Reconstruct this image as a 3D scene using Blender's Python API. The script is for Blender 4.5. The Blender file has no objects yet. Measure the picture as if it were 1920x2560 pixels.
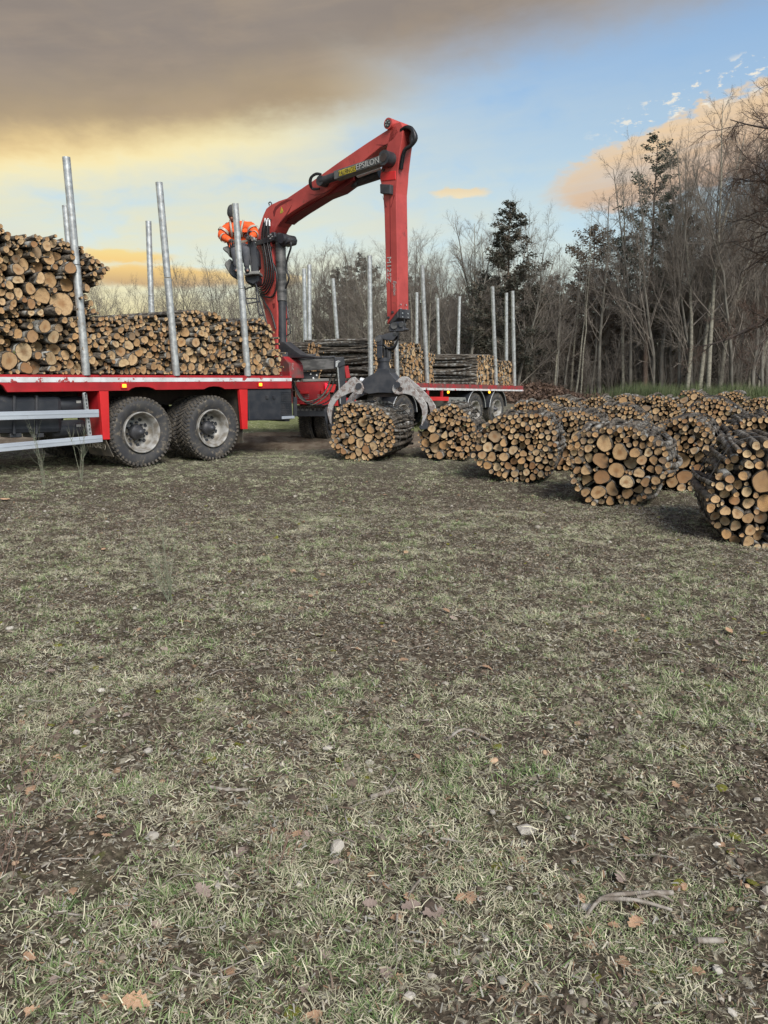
import bpy, bmesh, math, random
import numpy as np
from mathutils import Vector, Matrix, Euler
R = math.radians
rnd = random.Random(7)
nr = np.random.default_rng(11)
S = bpy.context.scene
C = S.collection

# ------------------------------------------------------------------ camera
F = 1923.0; CAMH = 1.3; PITCH = math.atan(330.0 / F)
cam_d = bpy.data.cameras.new('camera'); cam = bpy.data.objects.new('camera', cam_d); C.objects.link(cam)
cam.location = (0, 0, CAMH); cam.rotation_euler = (R(90) - PITCH, 0, 0)
cam_d.sensor_fit = 'VERTICAL'; cam_d.sensor_height = 36; cam_d.lens = 36 * F / 2560
cam_d.clip_start = 0.05; cam_d.clip_end = 5000
S.camera = cam
S.view_settings.view_transform = 'Standard'; S.view_settings.look = 'None'
S.view_settings.gamma = 1; S.view_settings.use_curve_mapping = False
S.view_settings.exposure = 1.5

def ray(px, py):
    a = (px - 960) / F; b = (1280 - py) / F
    cp, sp = math.cos(PITCH), math.sin(PITCH)
    return Vector((a, cp + b * sp, -sp + b * cp))
def on_z(px, py, z=0.0):
    d = ray(px, py); t = (z - CAMH) / d.z
    return Vector((0, 0, CAMH)) + d * t
def on_y(px, py, Y):
    d = ray(px, py)
    return Vector((0, 0, CAMH)) + d * (Y / d.y)
def azel(px, py):
    d = ray(px, py).normalized()
    return math.degrees(math.atan2(d.x, d.y)), math.degrees(math.asin(d.z))

# ------------------------------------------------------------------ node helpers
class E:
    """tiny expression builder over shader math nodes"""
    def __init__(s, nt, sock): s.nt = nt; s.s = sock
    def _m(s, op, *o, clamp=False):
        n = s.nt.nodes.new('ShaderNodeMath'); n.operation = op; n.use_clamp = clamp
        for i, v in enumerate((s,) + o):
            if isinstance(v, E): s.nt.links.new(v.s, n.inputs[i])
            else: n.inputs[i].default_value = v
        return E(s.nt, n.outputs[0])
    def __add__(s, o): return s._m('ADD', o)
    def __sub__(s, o): return s._m('SUBTRACT', o)
    def __mul__(s, o): return s._m('MULTIPLY', o)
    def __truediv__(s, o): return s._m('DIVIDE', o)
    def mx(s, o): return s._m('MAXIMUM', o)
    def mn(s, o): return s._m('MINIMUM', o)
    def inv(s): return (s * -1.0) + 1.0
    def abs(s): return s._m('ABSOLUTE')
    def sin(s): return s._m('SINE')
    def pw(s, e): return s._m('POWER', e)
    def step(s, a, b):
        n = s.nt.nodes.new('ShaderNodeMapRange'); n.interpolation_type = 'SMOOTHSTEP'
        s.nt.links.new(s.s, n.inputs['Value']); n.inputs['From Min'].default_value = min(a, b); n.inputs['From Max'].default_value = max(a, b)
        n.inputs['To Min'].default_value = 0 if a < b else 1; n.inputs['To Max'].default_value = 1 if a < b else 0
        return E(s.nt, n.outputs['Result'])
def nd(nt, t, **kw):
    n = nt.nodes.new(t)
    for k, v in kw.items():
        if k in n.inputs: n.inputs[k].default_value = v
        else: setattr(n, k, v)
    return n
def noise(nt, vec, scale, detail=3, rough=.55, dist=0.0):
    n = nt.nodes.new('ShaderNodeTexNoise'); n.inputs['Scale'].default_value = scale
    n.inputs['Detail'].default_value = detail; n.inputs['Roughness'].default_value = rough; n.inputs['Distortion'].default_value = dist
    if vec is not None: nt.links.new(vec, n.inputs['Vector'])
    return E(nt, n.outputs['Fac'])
def mixc(nt, fac, a, b):
    n = nt.nodes.new('ShaderNodeMix'); n.data_type = 'RGBA'
    for v, i in ((fac, 0), (a, 6), (b, 7)):
        if isinstance(v, E): nt.links.new(v.s, n.inputs[i])
        elif isinstance(v, bpy.types.NodeSocket): nt.links.new(v, n.inputs[i])
        elif isinstance(v, (int, float)): n.inputs[i].default_value = v
        else: n.inputs[i].default_value = (*v, 1)
    return n.outputs[2]

# ------------------------------------------------------------------ world: blue evening sky, warm lens clouds
w = bpy.data.worlds.new('World'); S.world = w; w.use_nodes = True
nt = w.node_tree; nt.nodes.clear()
SUN_EL, SUN_AZ = 38.0, 158.0         # azimuth clockwise from the viewing direction
tc = nd(nt, 'ShaderNodeTexCoord')
sep = nd(nt, 'ShaderNodeSeparateXYZ'); nt.links.new(tc.outputs['Generated'], sep.inputs[0])
X, Y, Z = (E(nt, sep.outputs[i]) for i in range(3))
az = X._m('ARCTAN2', Y) * (180 / math.pi)
el = Z._m('ARCSINE') * (180 / math.pi)
comb = nd(nt, 'ShaderNodeCombineXYZ')
nt.links.new(az.s, comb.inputs[0]); nt.links.new((el * 2.2).s, comb.inputs[1])
V = comb.outputs[0]
sky = nd(nt, 'ShaderNodeTexSky', sky_type='NISHITA', sun_disc=False)
sky.sun_elevation = R(SUN_EL); sky.sun_rotation = R(SUN_AZ); sky.air_density = 1.0; sky.dust_density = 1.2; sky.ozone_density = 1.6
SK = 10.0 / 2 ** S.view_settings.exposure     # display-linear value -> colour at background strength 0.1
def K(r, g, b, k=1.0):                           # sRGB 0..255 -> scaled linear
    f = lambda c: ((c / 255 + .055) / 1.055) ** 2.4 if c > 10 else c / 255 / 12.92
    return tuple(f(c) * SK * k for c in (r, g, b))
# clear sky by height, laid over the sky texture
ramp = nd(nt, 'ShaderNodeValToRGB'); cr = ramp.color_ramp
stops = [(0, (212, 214, 178)), (5, (204, 213, 196)), (12, (176, 200, 208)), (20, (142, 176, 208)), (30, (98, 142, 196)), (50, (66, 108, 170)), (90, (50, 86, 148))]
cr.elements[0].position = 0; cr.elements[0].color = (*[v / SK for v in K(*stops[0][1])], 1)
cr.elements[1].position = 1; cr.elements[1].color = (*[v / SK for v in K(*stops[-1][1])], 1)
for e_, c_ in stops[1:-1]:
    q = cr.elements.new(e_ / 90); q.color = (*[v / SK for v in K(*c_)], 1)
nt.links.new((el / 90.0).s, ramp.inputs[0])
sc_ = nd(nt, 'ShaderNodeVectorMath', operation='SCALE'); nt.links.new(ramp.outputs[0], sc_.inputs[0]); sc_.inputs['Scale'].default_value = SK
base = mixc(nt, 0.22, sc_.outputs[0], sky.outputs[0])
n1 = noise(nt, V, .055, 4, .55, .6); n2 = noise(nt, V, .16, 4, .6, .3); n3 = noise(nt, V, .6, 3, .6)
cmb2 = nd(nt, 'ShaderNodeCombineXYZ'); nt.links.new((az * .07 + el * .05).s, cmb2.inputs[0]); nt.links.new((el * .55 + az * -.08).s, cmb2.inputs[1])
n5 = noise(nt, cmb2.outputs[0], 1.0, 5, .6, .3)      # long thin streaks
# thin warm veil low towards the sunset (left of the view)
warm_az = ((az + 22.0) / 34.0); warm = (warm_az * warm_az * -1.0)._m('EXPONENT')
veil = warm * el.step(26, 9) * n2.step(.2, .55)
base = mixc(nt, veil * .85 * (n5.step(.25, .7) * .5 + .5), base, K(238, 230, 190))
base = mixc(nt, (((az + 23.0) / 13.0).pw(2) * -1.0)._m('EXPONENT') * el.step(9.5, 2.5) * .85, base, K(252, 234, 164))
# veil streaks further right
base = mixc(nt, n1.step(.5, .7) * el.step(20, 8) * .35, base, K(236, 214, 176))
# golden rim band under the big cloud
a0, e0 = azel(0, 405); a1, e1 = azel(690, 440); a2, e2 = azel(1000, 295); a3, e3 = azel(1720, 30)
def line_side(pa, pb):                          # signed distance in degrees, positive above the line
    (xa, ya), (xb, yb) = pa, pb; L = math.hypot(xb - xa, yb - ya); nx, ny = -(yb - ya) / L, (xb - xa) / L
    return az * nx + el * ny + (-(nx * xa + ny * ya))
low = line_side((a0, e0 - 2.2), (a1, e1 - 1.4)); rgt = line_side((a2 + 3.0, e2), (a3 + 15.0, e3))
def smin(a, b, k=4.0):
    n = nt.nodes.new('ShaderNodeMath'); n.operation = 'SMOOTH_MIN'; nt.links.new(a.s, n.inputs[0]); nt.links.new(b.s, n.inputs[1]); n.inputs[2].default_value = k
    return E(nt, n.outputs[0])
sd = smin(low, rgt, 5.0) + (n2 - .5) * 1.8 + (n3 - .5) * .8 + -.6
back = (az._m('ABSOLUTE')).step(120, 90)
rimw = sd.step(-3.6, .2) * az.step(6, -14) * back
base = mixc(nt, rimw * .9, base, K(255, 240, 184))
rim2 = sd.step(-1.2, .8) * az.step(-6, -26) * back
base = mixc(nt, rim2 * .75, base, K(248, 212, 146))
cloudc = mixc(nt, sd.step(0.3, 6), K(188, 166, 130), K(150, 140, 132))
cloudc = mixc(nt, el.step(26, 40), cloudc, K(132, 124, 126))
cloudc = mixc(nt, n1.step(.35, .75) * .35, cloudc, K(126, 116, 112))
cloudc = mixc(nt, n2.step(.45, .8) * .25, cloudc, K(190, 168, 138))
cloudc = mixc(nt, n5.step(.4, .75) * .35, cloudc, K(178, 160, 140))
cm = sd.step(-.6, 2.2) * sd.step(-.4, 5.5).mx(az.step(8, -6))
base = mixc(nt, cm * back * el.step(88, 70), base, cloudc)
# lens cloud on the right
cx, cy = azel(1765, 368)
ux = (az - cx + (n2 - .5) * 4) ; uy = (el - cy) + (n3 - .5) * 1.2
uu = (ux * .97 + uy * .25); vv = (uy * .97 + ux * -.25) + 0.0
m = (uu / 10.4).pw(2) + ((vv + (n3 - .5) * 1.3 + (n5 - .5) * 1.2) / 2.5).pw(2)
base = mixc(nt, m.step(1.12, .7) * (n5.step(.3, .6) * .3 + .66), base, mixc(nt, vv.step(3.4, -3.5), K(242, 210, 166), K(206, 174, 152)))
# small lens clouds left
for px, py, wx, wy, k1, k2 in ((400, 692, 6.5, .8, (196, 160, 118), (250, 206, 120)), (310, 640, 3.4, .5, (250, 206, 120), (250, 220, 140)),
                               (1150, 482, 2.2, .35, (246, 226, 186), (240, 214, 170)), (660, 700, 3.5, .5, (224, 196, 150), (248, 216, 150))):
    qx, qy = azel(px, py)
    m = (((az - qx) / wx).pw(2) + ((el - qy + (n3 - .5) * .8) / wy).pw(2))
    base = mixc(nt, m.step(1.3, .3) * .85, base, mixc(nt, (el - qy).step(wy, -wy), K(*k2), K(*k1)))
# small bright puffs upper right
qx, qy = azel(1800, 215)
band = (((az - qx) / 8.0).pw(2) + (((el - qy) - (az - qx) * .28) / 1.3).pw(2)).step(1.3, .2)
n4 = noise(nt, V, .9, 4, .6)
base = mixc(nt, band * n4.step(.54, .66) * .9, base, K(248, 240, 222))
# land below the horizon so the dome has no odd floor
base = mixc(nt, el.step(-.5, -3), base, K(70, 66, 50))
bg = nd(nt, 'ShaderNodeBackground'); bg.inputs['Strength'].default_value = 0.1
nt.links.new(base, bg.inputs['Color'])
wo = nd(nt, 'ShaderNodeOutputWorld'); nt.links.new(bg.outputs[0], wo.inputs[0])

sun_d = bpy.data.lights.new('sun', 'SUN'); sun_d.energy = 1.5; sun_d.angle = R(28); sun_d.color = (1, .95, .87)
sun = bpy.data.objects.new('sun', sun_d); C.objects.link(sun)
saz, sel = R(SUN_AZ), R(SUN_EL)
sdir = Vector((math.sin(saz) * math.cos(sel), math.cos(saz) * math.cos(sel), math.sin(sel)))
sun.rotation_euler = sdir.to_track_quat('Z', 'Y').to_euler(); sun.location = (0, 0, 30)

# ------------------------------------------------------------------ materials
def lin(r, g, b):
    f = lambda c: ((c / 255 + .055) / 1.055) ** 2.4 if c > 10 else c / 255 / 12.92
    return (f(r), f(g), f(b))
def mat(name, c1, c2=None, scale=6, rough=.6, metal=0, bump=0, bscale=None, lo=.35, hi=.65, c3=None, s3=20, lo3=.6, hi3=.68, coord='Object', stretch=None, detail=4, rvar=0):
    m = bpy.data.materials.new(name); m.use_nodes = True; nt = m.node_tree
    p = nt.nodes['Principled BSDF']; p.inputs['Roughness'].default_value = rough; p.inputs['Metallic'].default_value = metal
    t = nd(nt, 'ShaderNodeTexCoord'); v = t.outputs[coord]
    if stretch:
        mp = nd(nt, 'ShaderNodeMapping'); mp.inputs['Scale'].default_value = stretch; nt.links.new(v, mp.inputs[0]); v = mp.outputs[0]
    col = (*c1, 1)
    if c2 is not None or c3 is not None:
        out = mixc(nt, noise(nt, v, scale, detail).step(lo, hi), c1, c2 if c2 is not None else c1)
        if c3 is not None: out = mixc(nt, noise(nt, v, s3, 5, .65).step(lo3, hi3), out, c3)
        if rvar:
            oi = nd(nt, 'ShaderNodeObjectInfo'); hs = nd(nt, 'ShaderNodeHueSaturation')
            nt.links.new((E(nt, oi.outputs['Random']) * rvar + (1 - rvar / 2)).s, hs.inputs['Value']); nt.links.new(out, hs.inputs['Color']); out = hs.outputs[0]
        nt.links.new(out, p.inputs['Base Color'])
    else: p.inputs['Base Color'].default_value = col
    if bump:
        b = nd(nt, 'ShaderNodeBump'); b.inputs['Strength'].default_value = bump; b.inputs['Distance'].default_value = .02
        nt.links.new(noise(nt, v, bscale or scale * 4, 5, .65).s, b.inputs['Height']); nt.links.new(b.outputs[0], p.inputs['Normal'])
    return m
M = {}
M['red'] = mat('red_paint', (.42, .016, .022), (.30, .014, .018), 3, .42, c3=(.16, .06, .045), s3=9, lo3=.58, hi3=.74, bump=.05, bscale=40)
M['redbright'] = mat('bright_red_paint', (.62, .022, .025), (.50, .02, .02), 2, .4, c3=(.2, .07, .05), s3=18, lo3=.68, hi3=.75)
M['redcrane'] = mat('crane_red_paint', (.50, .072, .062), (.37, .05, .045), 2.2, .45, c3=(.12, .035, .03), s3=6, lo3=.57, hi3=.78, bump=.06, bscale=12)
M['redworn'] = mat('worn_red_paint', (.34, .02, .026), (.13, .06, .055), 5, .55, c3=(.24, .2, .19), s3=9, lo3=.62, hi3=.66)
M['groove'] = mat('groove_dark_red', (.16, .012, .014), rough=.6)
M['white'] = mat('reflective_white', (.66, .68, .70), (.5, .5, .5), 5, .4, c3=(.34, .05, .05), s3=6, lo3=.57, hi3=.60)
M['alu'] = mat('aluminium_rail', (.55, .60, .66), (.44, .48, .54), 4, .38, .35, bump=.05, bscale=30, stretch=(.3, 1, 1))
M['galv'] = mat('galvanised_steel', (.36, .37, .37), (.56, .58, .58), 14, .42, .55, c3=(.30, .27, .23), s3=10, lo3=.6, hi3=.75, bump=.05, bscale=60, rvar=.15)
M['rubber'] = mat('tyre_rubber', (.035, .036, .04), (.06, .058, .055), 5, .85, c3=(.19, .16, .12), s3=10, lo3=.52, hi3=.7, bump=.15, bscale=60)
M['mudrubber'] = mat('muddy_tread', (.115, .10, .08), (.05, .046, .042), 9, .9, bump=.3, bscale=40)
M['rim'] = mat('dirty_rim', (.36, .355, .34), (.18, .16, .13), 8, .55, .15, bump=.05)
M['black'] = mat('black_plastic', (.022, .025, .032), (.04, .042, .048), 5, .45, c3=(.10, .09, .075), s3=6, lo3=.62, hi3=.85)
M['darksteel'] = mat('dark_steel', (.035, .038, .046), (.07, .07, .075), 5, .5, .3, bump=.08, bscale=25)
M['grease'] = mat('greasy_grey_steel', (.16, .155, .15), (.05, .05, .05), 3.5, .5, .4, bump=.06, stretch=(1, 1, 3))
M['chassis'] = mat('dirty_chassis', (.05, .035, .03), (.025, .022, .02), 6, .8)
M['chrome'] = mat('chrome', (.85, .86, .86), rough=.3, metal=.35)
M['hose'] = mat('hydraulic_hose', (.015, .015, .017), rough=.42)
M['olivehose'] = mat('dusty_hose', (.10, .10, .075), (.04, .04, .035), 20, .6)
M['claw'] = mat('worn_grapple_steel', (.38, .365, .35), (.22, .175, .155), 14, .55, .2, bump=.2, bscale=30, lo=.44, hi=.6, c3=(.52, .51, .50), s3=34, lo3=.56, hi3=.64)
M['lgrey'] = mat('grey_plastic', (.24, .24, .22), (.17, .17, .16), 4, .6)
M['plaque'] = mat('plate_grey', (.13, .135, .13), (.08, .08, .08), 9, .5, c3=(.3, .3, .3), s3=20, lo3=.68, hi3=.72)
M['yellow'] = mat('sticker_yellow', (.62, .48, .02), (.36, .28, .05), 14, .5)
M['letter'] = mat('letter_white', (.40, .40, .38), rough=.5)
M['letterdark'] = mat('letter_dark', (.08, .07, .02), rough=.5)
M['lettermud'] = mat('letter_mud', (.36, .33, .27), rough=.7)
M['flap'] = mat('muddy_flap', (.055, .05, .042), (.12, .10, .075), 6, .85)
def emit(name, c, s):
    m = bpy.data.materials.new(name); m.use_nodes = True; p = m.node_tree.nodes['Principled BSDF']
    p.inputs['Base Color'].default_value = (*c, 1); p.inputs['Emission Color'].default_value = (*c, 1); p.inputs['Emission Strength'].default_value = s; return m
M['amber'] = emit('amber_lens', (1, .42, .02), .9)
M['redlens'] = emit('red_lens', (1, .02, .05), .35)
M['hivis'] = mat('hi_vis_orange', (.95, .13, .02), (.75, .09, .015), 14, .75, bump=.3, bscale=14)
M['tape'] = mat('reflective_tape', (.40, .37, .31), rough=.45)
M['cloth'] = mat('grey_trousers', (.07, .075, .085), (.1, .1, .11), 9, .9)
M['knit'] = mat('knit_beanie', (.05, .052, .055), (.07, .07, .07), 60, .95, bump=.4, bscale=90)
M['skin'] = mat('skin', (.38, .2, .14), rough=.6)
M['glove'] = mat('work_glove', (.06, .055, .05), rough=.9)
# ------------------------------------------------------------------ object helpers
def prop(o, label=None, cat=None, group=None, kind=None):
    if label: o['label'] = label
    if cat: o['category'] = cat
    if group: o['group'] = group
    if kind: o['kind'] = kind
    return o
def empty(name, loc=(0, 0, 0), rz=0, **kw):
    o = bpy.data.objects.new(name, None); C.objects.link(o); o.location = loc; o.rotation_euler = (0, 0, rz); o.empty_display_size = .1
    return prop(o, **kw)
class MB:
    def __init__(s): s.v = []; s.f = []; s.m = []; s.sm = []
    def add(s, vs, fs, m=0, smooth=False):
        b = len(s.v); s.v += [tuple(v) for v in vs]; s.f += [tuple(i + b for i in f) for f in fs]
        s.m += [m] * len(fs); s.sm += [smooth] * len(fs); return s
    def box(s, c, d, rot=None, m=0):
        c = Vector(c); h = [x / 2 for x in d]
        vs = [Vector((sx * h[0], sy * h[1], sz * h[2])) for sx in (-1, 1) for sy in (-1, 1) for sz in (-1, 1)]
        if rot is not None:
            q = Euler(rot).to_matrix() if not isinstance(rot, Matrix) else rot
            vs = [q @ v for v in vs]
        return s.add([v + c for v in vs], [(0, 1, 3, 2), (4, 6, 7, 5), (0, 4, 5, 1), (2, 3, 7, 6), (0, 2, 6, 4), (1, 5, 7, 3)], m)
    def prism(s, pts, n0, n1, m=0):
        """outline in (x, z), from y=n0 to y=n1"""
        k = len(pts); A = sum(pts[i][0] * pts[(i + 1) % k][1] - pts[(i + 1) % k][0] * pts[i][1] for i in range(k))
        if A < 0: pts = pts[::-1]
        vs = [(p[0], n0, p[1]) for p in pts] + [(p[0], n1, p[1]) for p in pts]
        fs = [tuple(range(k)), tuple(range(2 * k - 1, k - 1, -1))] + [(i, i + k, (i + 1) % k + k, (i + 1) % k) for i in range(k)]
        return s.add(vs, fs, m)
    def tube(s, pts, r, k=8, m=0, closed=False, cap=True):
        pts = [Vector(p) for p in pts]; n = len(pts); rs = r if isinstance(r, (list, tuple)) else [r] * n
        vs = []; up = None
        for i, p in enumerate(pts):
            a = pts[(i - 1) % n] if (closed or i) else p; b = pts[(i + 1) % n] if (closed or i < n - 1) else p
            t = (b - a).normalized()
            if up is None: up = Vector((0, 0, 1)) if abs(t.z) < .9 else Vector((1, 0, 0))
            x = (up - t * up.dot(t)).normalized(); y = t.cross(x); up = x
            for j in range(k):
                q = 2 * math.pi * j / k; vs.append(p + x * math.cos(q) * rs[i] + y * math.sin(q) * rs[i])
        fs = []
        for i in range(n if closed else n - 1):
            for j in range(k):
                a = i * k + j; b = i * k + (j + 1) % k; c = ((i + 1) % n) * k; fs.append((a, b, c + (j + 1) % k, c + j))
        s.add(vs, fs, m, True)
        if cap and not closed:
            s.add(vs[:k], [tuple(range(k))[::-1]], m); s.add(vs[-k:], [tuple(range(k))], m)
        return s
    def cyl(s, a, b, r, k=16, m=0, r2=None): return s.tube([a, b], [r, r if r2 is None else r2], k, m)
    def lathe(s, prof, k=48, m=0, c=(0, 0, 0), smooth=True):
        """profile of (radius, y) spun about the y axis"""
        vs = []
        for (r, y) in prof:
            for j in range(k):
                q = 2 * math.pi * j / k; vs.append((c[0] + r * math.cos(q), c[1] + y, c[2] + r * math.sin(q)))
        fs = [(i * k + j, i * k + (j + 1) % k, (i + 1) * k + (j + 1) % k, (i + 1) * k + j) for i in range(len(prof) - 1) for j in range(k)]
        return s.add(vs, fs, m, smooth)
    def mesh(s, name, mats):
        me = bpy.data.meshes.new(name); me.from_pydata(s.v, [], s.f)
        for q in mats: me.materials.append(q)
        me.polygons.foreach_set('material_index', s.m); me.polygons.foreach_set('use_smooth', s.sm); me.update(); return me
    def build(s, name, mats, parent=None, bevel=0, loc=None, rz=None, **kw):
        if not isinstance(mats, (list, tuple)): mats = [mats]
        o = bpy.data.objects.new(name, s.mesh(name, mats)); C.objects.link(o)
        if parent: o.parent = parent
        if loc is not None: o.location = loc
        if rz is not None: o.rotation_euler = (0, 0, rz)
        if bevel:
            b = o.modifiers.new('bevel', 'BEVEL'); b.width = bevel; b.segments = 2; b.limit_method = 'ANGLE'; b.angle_limit = R(35)
        return prop(o, **kw)
def inst(me, name, parent=None, loc=(0, 0, 0), rot=(0, 0, 0), scl=None, **kw):
    o = bpy.data.objects.new(name, me); C.objects.link(o)
    if parent: o.parent = parent
    o.location = loc; o.rotation_euler = rot
    if scl is not None: o.scale = scl if not isinstance(scl, (int, float)) else (scl,) * 3
    return prop(o, **kw)
class Frame:
    """vertical work plane: x along the thing, y away from the camera side, z up"""
    def __init__(s, o, deg): s.o = Vector((o[0], o[1], 0)); s.a = R(deg); s.s = Vector((math.cos(s.a), math.sin(s.a), 0)); s.n = Vector((-math.sin(s.a), math.cos(s.a), 0))
    def loc(s, px, py, n=0.0):
        d = ray(px, py); o = Vector((0, 0, CAMH)); t = ((s.o + s.n * n - o).dot(s.n)) / d.dot(s.n); p = o + d * t - s.o
        return (p.dot(s.s), p.z)
    def L3(s, px, py, n=0.0): a, z = s.loc(px, py, n); return Vector((a, n, z))
    def to(s, p): q = Vector(p) - s.o; return Vector((q.dot(s.s), q.dot(s.n), p[2]))
    def tr(s, pts, n=0.0, sc=1.0, ox=0.0, oy=0.0): return [s.loc(ox + x / sc, oy + y / sc, n) for x, y in pts]
def smoothpts(pts, n=4):
    pts = [Vector(p) for p in pts]; out = []
    for i in range(len(pts) - 1):
        p0 = pts[max(i - 1, 0)]; p1 = pts[i]; p2 = pts[i + 1]; p3 = pts[min(i + 2, len(pts) - 1)]
        for j in range(n):
            t = j / n
            out.append(.5 * ((2 * p1) + (p2 - p0) * t + (2 * p0 - 5 * p1 + 4 * p2 - p3) * t * t + (3 * p1 - p0 - 3 * p2 + p3) * t ** 3))
    return out + [pts[-1]]
def text_part(txt, size, parent, m, loc, rot, name='lettering', sx=1.0, depth=.002, shear=0):
    cu = bpy.data.curves.new('t', 'FONT'); cu.body = txt; cu.size = size; cu.extrude = depth; cu.align_x = 'CENTER'; cu.align_y = 'CENTER'; cu.resolution_u = 3; cu.shear = shear
    t = bpy.data.objects.new('t', cu); C.objects.link(t); bpy.context.view_layer.update()
    me = bpy.data.meshes.new_from_object(t.evaluated_get(bpy.context.evaluated_depsgraph_get())); bpy.data.objects.remove(t)
    me.materials.clear(); me.materials.append(m)
    o = inst(me, name, parent, loc, rot); o.scale = (sx, 1, 1); return o
_tab = nr.random((256, 256))
def vn(x, y):
    ix = np.floor(x).astype(int); iy = np.floor(y).astype(int); fx = x - ix; fy = y - iy
    fx = fx * fx * (3 - 2 * fx); fy = fy * fy * (3 - 2 * fy); g = lambda a, b: _tab[a & 255, b & 255]
    return (g(ix, iy) * (1 - fx) + g(ix + 1, iy) * fx) * (1 - fy) + (g(ix, iy + 1) * (1 - fx) + g(ix + 1, iy + 1) * fx) * fy
def gh(x, y):
    """ground height"""
    x = np.asarray(x, float); y = np.asarray(y, float)
    h = .05 * (vn(x * .35 + 3, y * .35) - .5) + .035 * (vn(x * 1.7, y * 1.7 + 9) - .5) + .036 * (vn(x * 6, y * 6) - .5) + .024 * (vn(x * 17, y * 17) - .5) + .010 * (vn(x * 41, y * 41) - .5)
    cl = vn(x * 9 + 31, y * 9 + 7); h += .018 * np.clip(cl - .62, 0, 1) * 2.5
    # wheel ruts of the dirt track beyond the truck
    v = (y - (17.2 + .10 * x)); band = np.exp(-(v / 2.6) ** 2)
    h += band * (.07 * np.sin(v * 4.2 + .6 * vn(x * .8, y)) - .02)
    return h
# ------------------------------------------------------------------ ground sheet
def ground():
    n = 560; q = np.linspace(-1, 1, n); xs = np.sinh(q * 6.6) / math.sinh(6.6) * 700
    u = np.linspace(0, 1, 640); ys = .6 + (np.exp(u * 6.4) - 1) / (math.exp(6.4) - 1) * 800
    ys = np.concatenate([[-300, -80, -20, -6, -2, -.6, .1], ys]); 
    # even, fine spacing across the near field
    xs = np.sort(np.concatenate([np.linspace(-7, 7, 420), np.sign(q[::4]) * (7 + (np.abs(q[::4]) ** 3) * 700)]))
    xs = np.unique(np.round(xs, 4))
    gx, gy = np.meshgrid(xs, ys); z = gh(gx, gy)
    z = np.where((np.abs(gx) > 40) | (gy > 60), z * .3, z)
    z += .02 * np.clip(gy - 60, 0, 300) * .2
    V = np.stack([gx, gy, z], -1).reshape(-1, 3); a, b = gx.shape
    i = np.arange(a - 1)[:, None] * b + np.arange(b - 1)[None]; Fc = np.stack([i, i + 1, i + b + 1, i + b], -1).reshape(-1, 4)
    me = bpy.data.meshes.new('field'); me.from_pydata(V.tolist(), [], Fc.tolist()); me.polygons.foreach_set('use_smooth', [True] * len(Fc))
    m = bpy.data.materials.new('field_soil'); m.use_nodes = True; nt = m.node_tree; p = nt.nodes['Principled BSDF']; p.inputs['Roughness'].default_value = .95
    p.inputs['Specular IOR Level'].default_value = .15
    t = nd(nt, 'ShaderNodeTexCoord'); v = t.outputs['Object']
    sp = nd(nt, 'ShaderNodeSeparateXYZ'); nt.links.new(v, sp.inputs[0]); x = E(nt, sp.outputs[0]); y = E(nt, sp.outputs[1])
    fine = noise(nt, v, 60, 5, .7); mid = noise(nt, v, 7, 5, .65); big = noise(nt, v, .55, 4, .6); lit = noise(nt, v, 26, 4, .7, 1.2)
    soil = mixc(nt, fine.step(.35, .7), (.030, .024, .016), (.14, .115, .082))
    soil = mixc(nt, lit.step(.53, .62) * .9, soil, (.36, .335, .26))
    soil = mixc(nt, mid.step(.5, .7) * .4, soil, (.12, .12, .06))
    soil = mixc(nt, noise(nt, v, 11, 4, .6).step(.64, .72) * .7, soil, (.105, .115, .028))
    # farther off the eye mixes blades and soil: grey-olive sward, greener behind the truck
    grn = mixc(nt, noise(nt, v, 14, 5, .75).step(.38, .64), (.08, .073, .054), (.29, .285, .215))
    soil = mixc(nt, y.step(9, 17) * .75, soil, grn)
    far = mixc(nt, noise(nt, v, 5, 5, .7).step(.35, .65), (.14, .17, .06), (.24, .26, .12))
    soil = mixc(nt, y.step(18.5, 21) * x.step(6, 1), soil, far)
    brn = mixc(nt, noise(nt, v, 3, 5, .7).step(.35, .65), (.10, .075, .055), (.19, .16, .12))
    trk = (((y - (x * .10 + 17.2)) / 2.4).pw(2) * -1.0)._m('EXPONENT') * x.step(4.5, 1)
    soil = mixc(nt, (trk * 1.5 + (mid - .5)).step(.35, .8), soil, brn)
    bare = (big + mid * .3).step(.60, .76); soil = mixc(nt, bare * .25, soil, (.09, .07, .055))
    nt.links.new(soil, p.inputs['Base Color'])
    b = nd(nt, 'ShaderNodeBump'); b.inputs['Strength'].default_value = .8; b.inputs['Distance'].default_value = .012
    nt.links.new((fine * .5 + lit).s, b.inputs['Height']); nt.links.new(b.outputs[0], p.inputs['Normal'])
    me.materials.append(m)
    o = bpy.data.objects.new('field', me); C.objects.link(o); prop(o, kind='structure')
ground()

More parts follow.
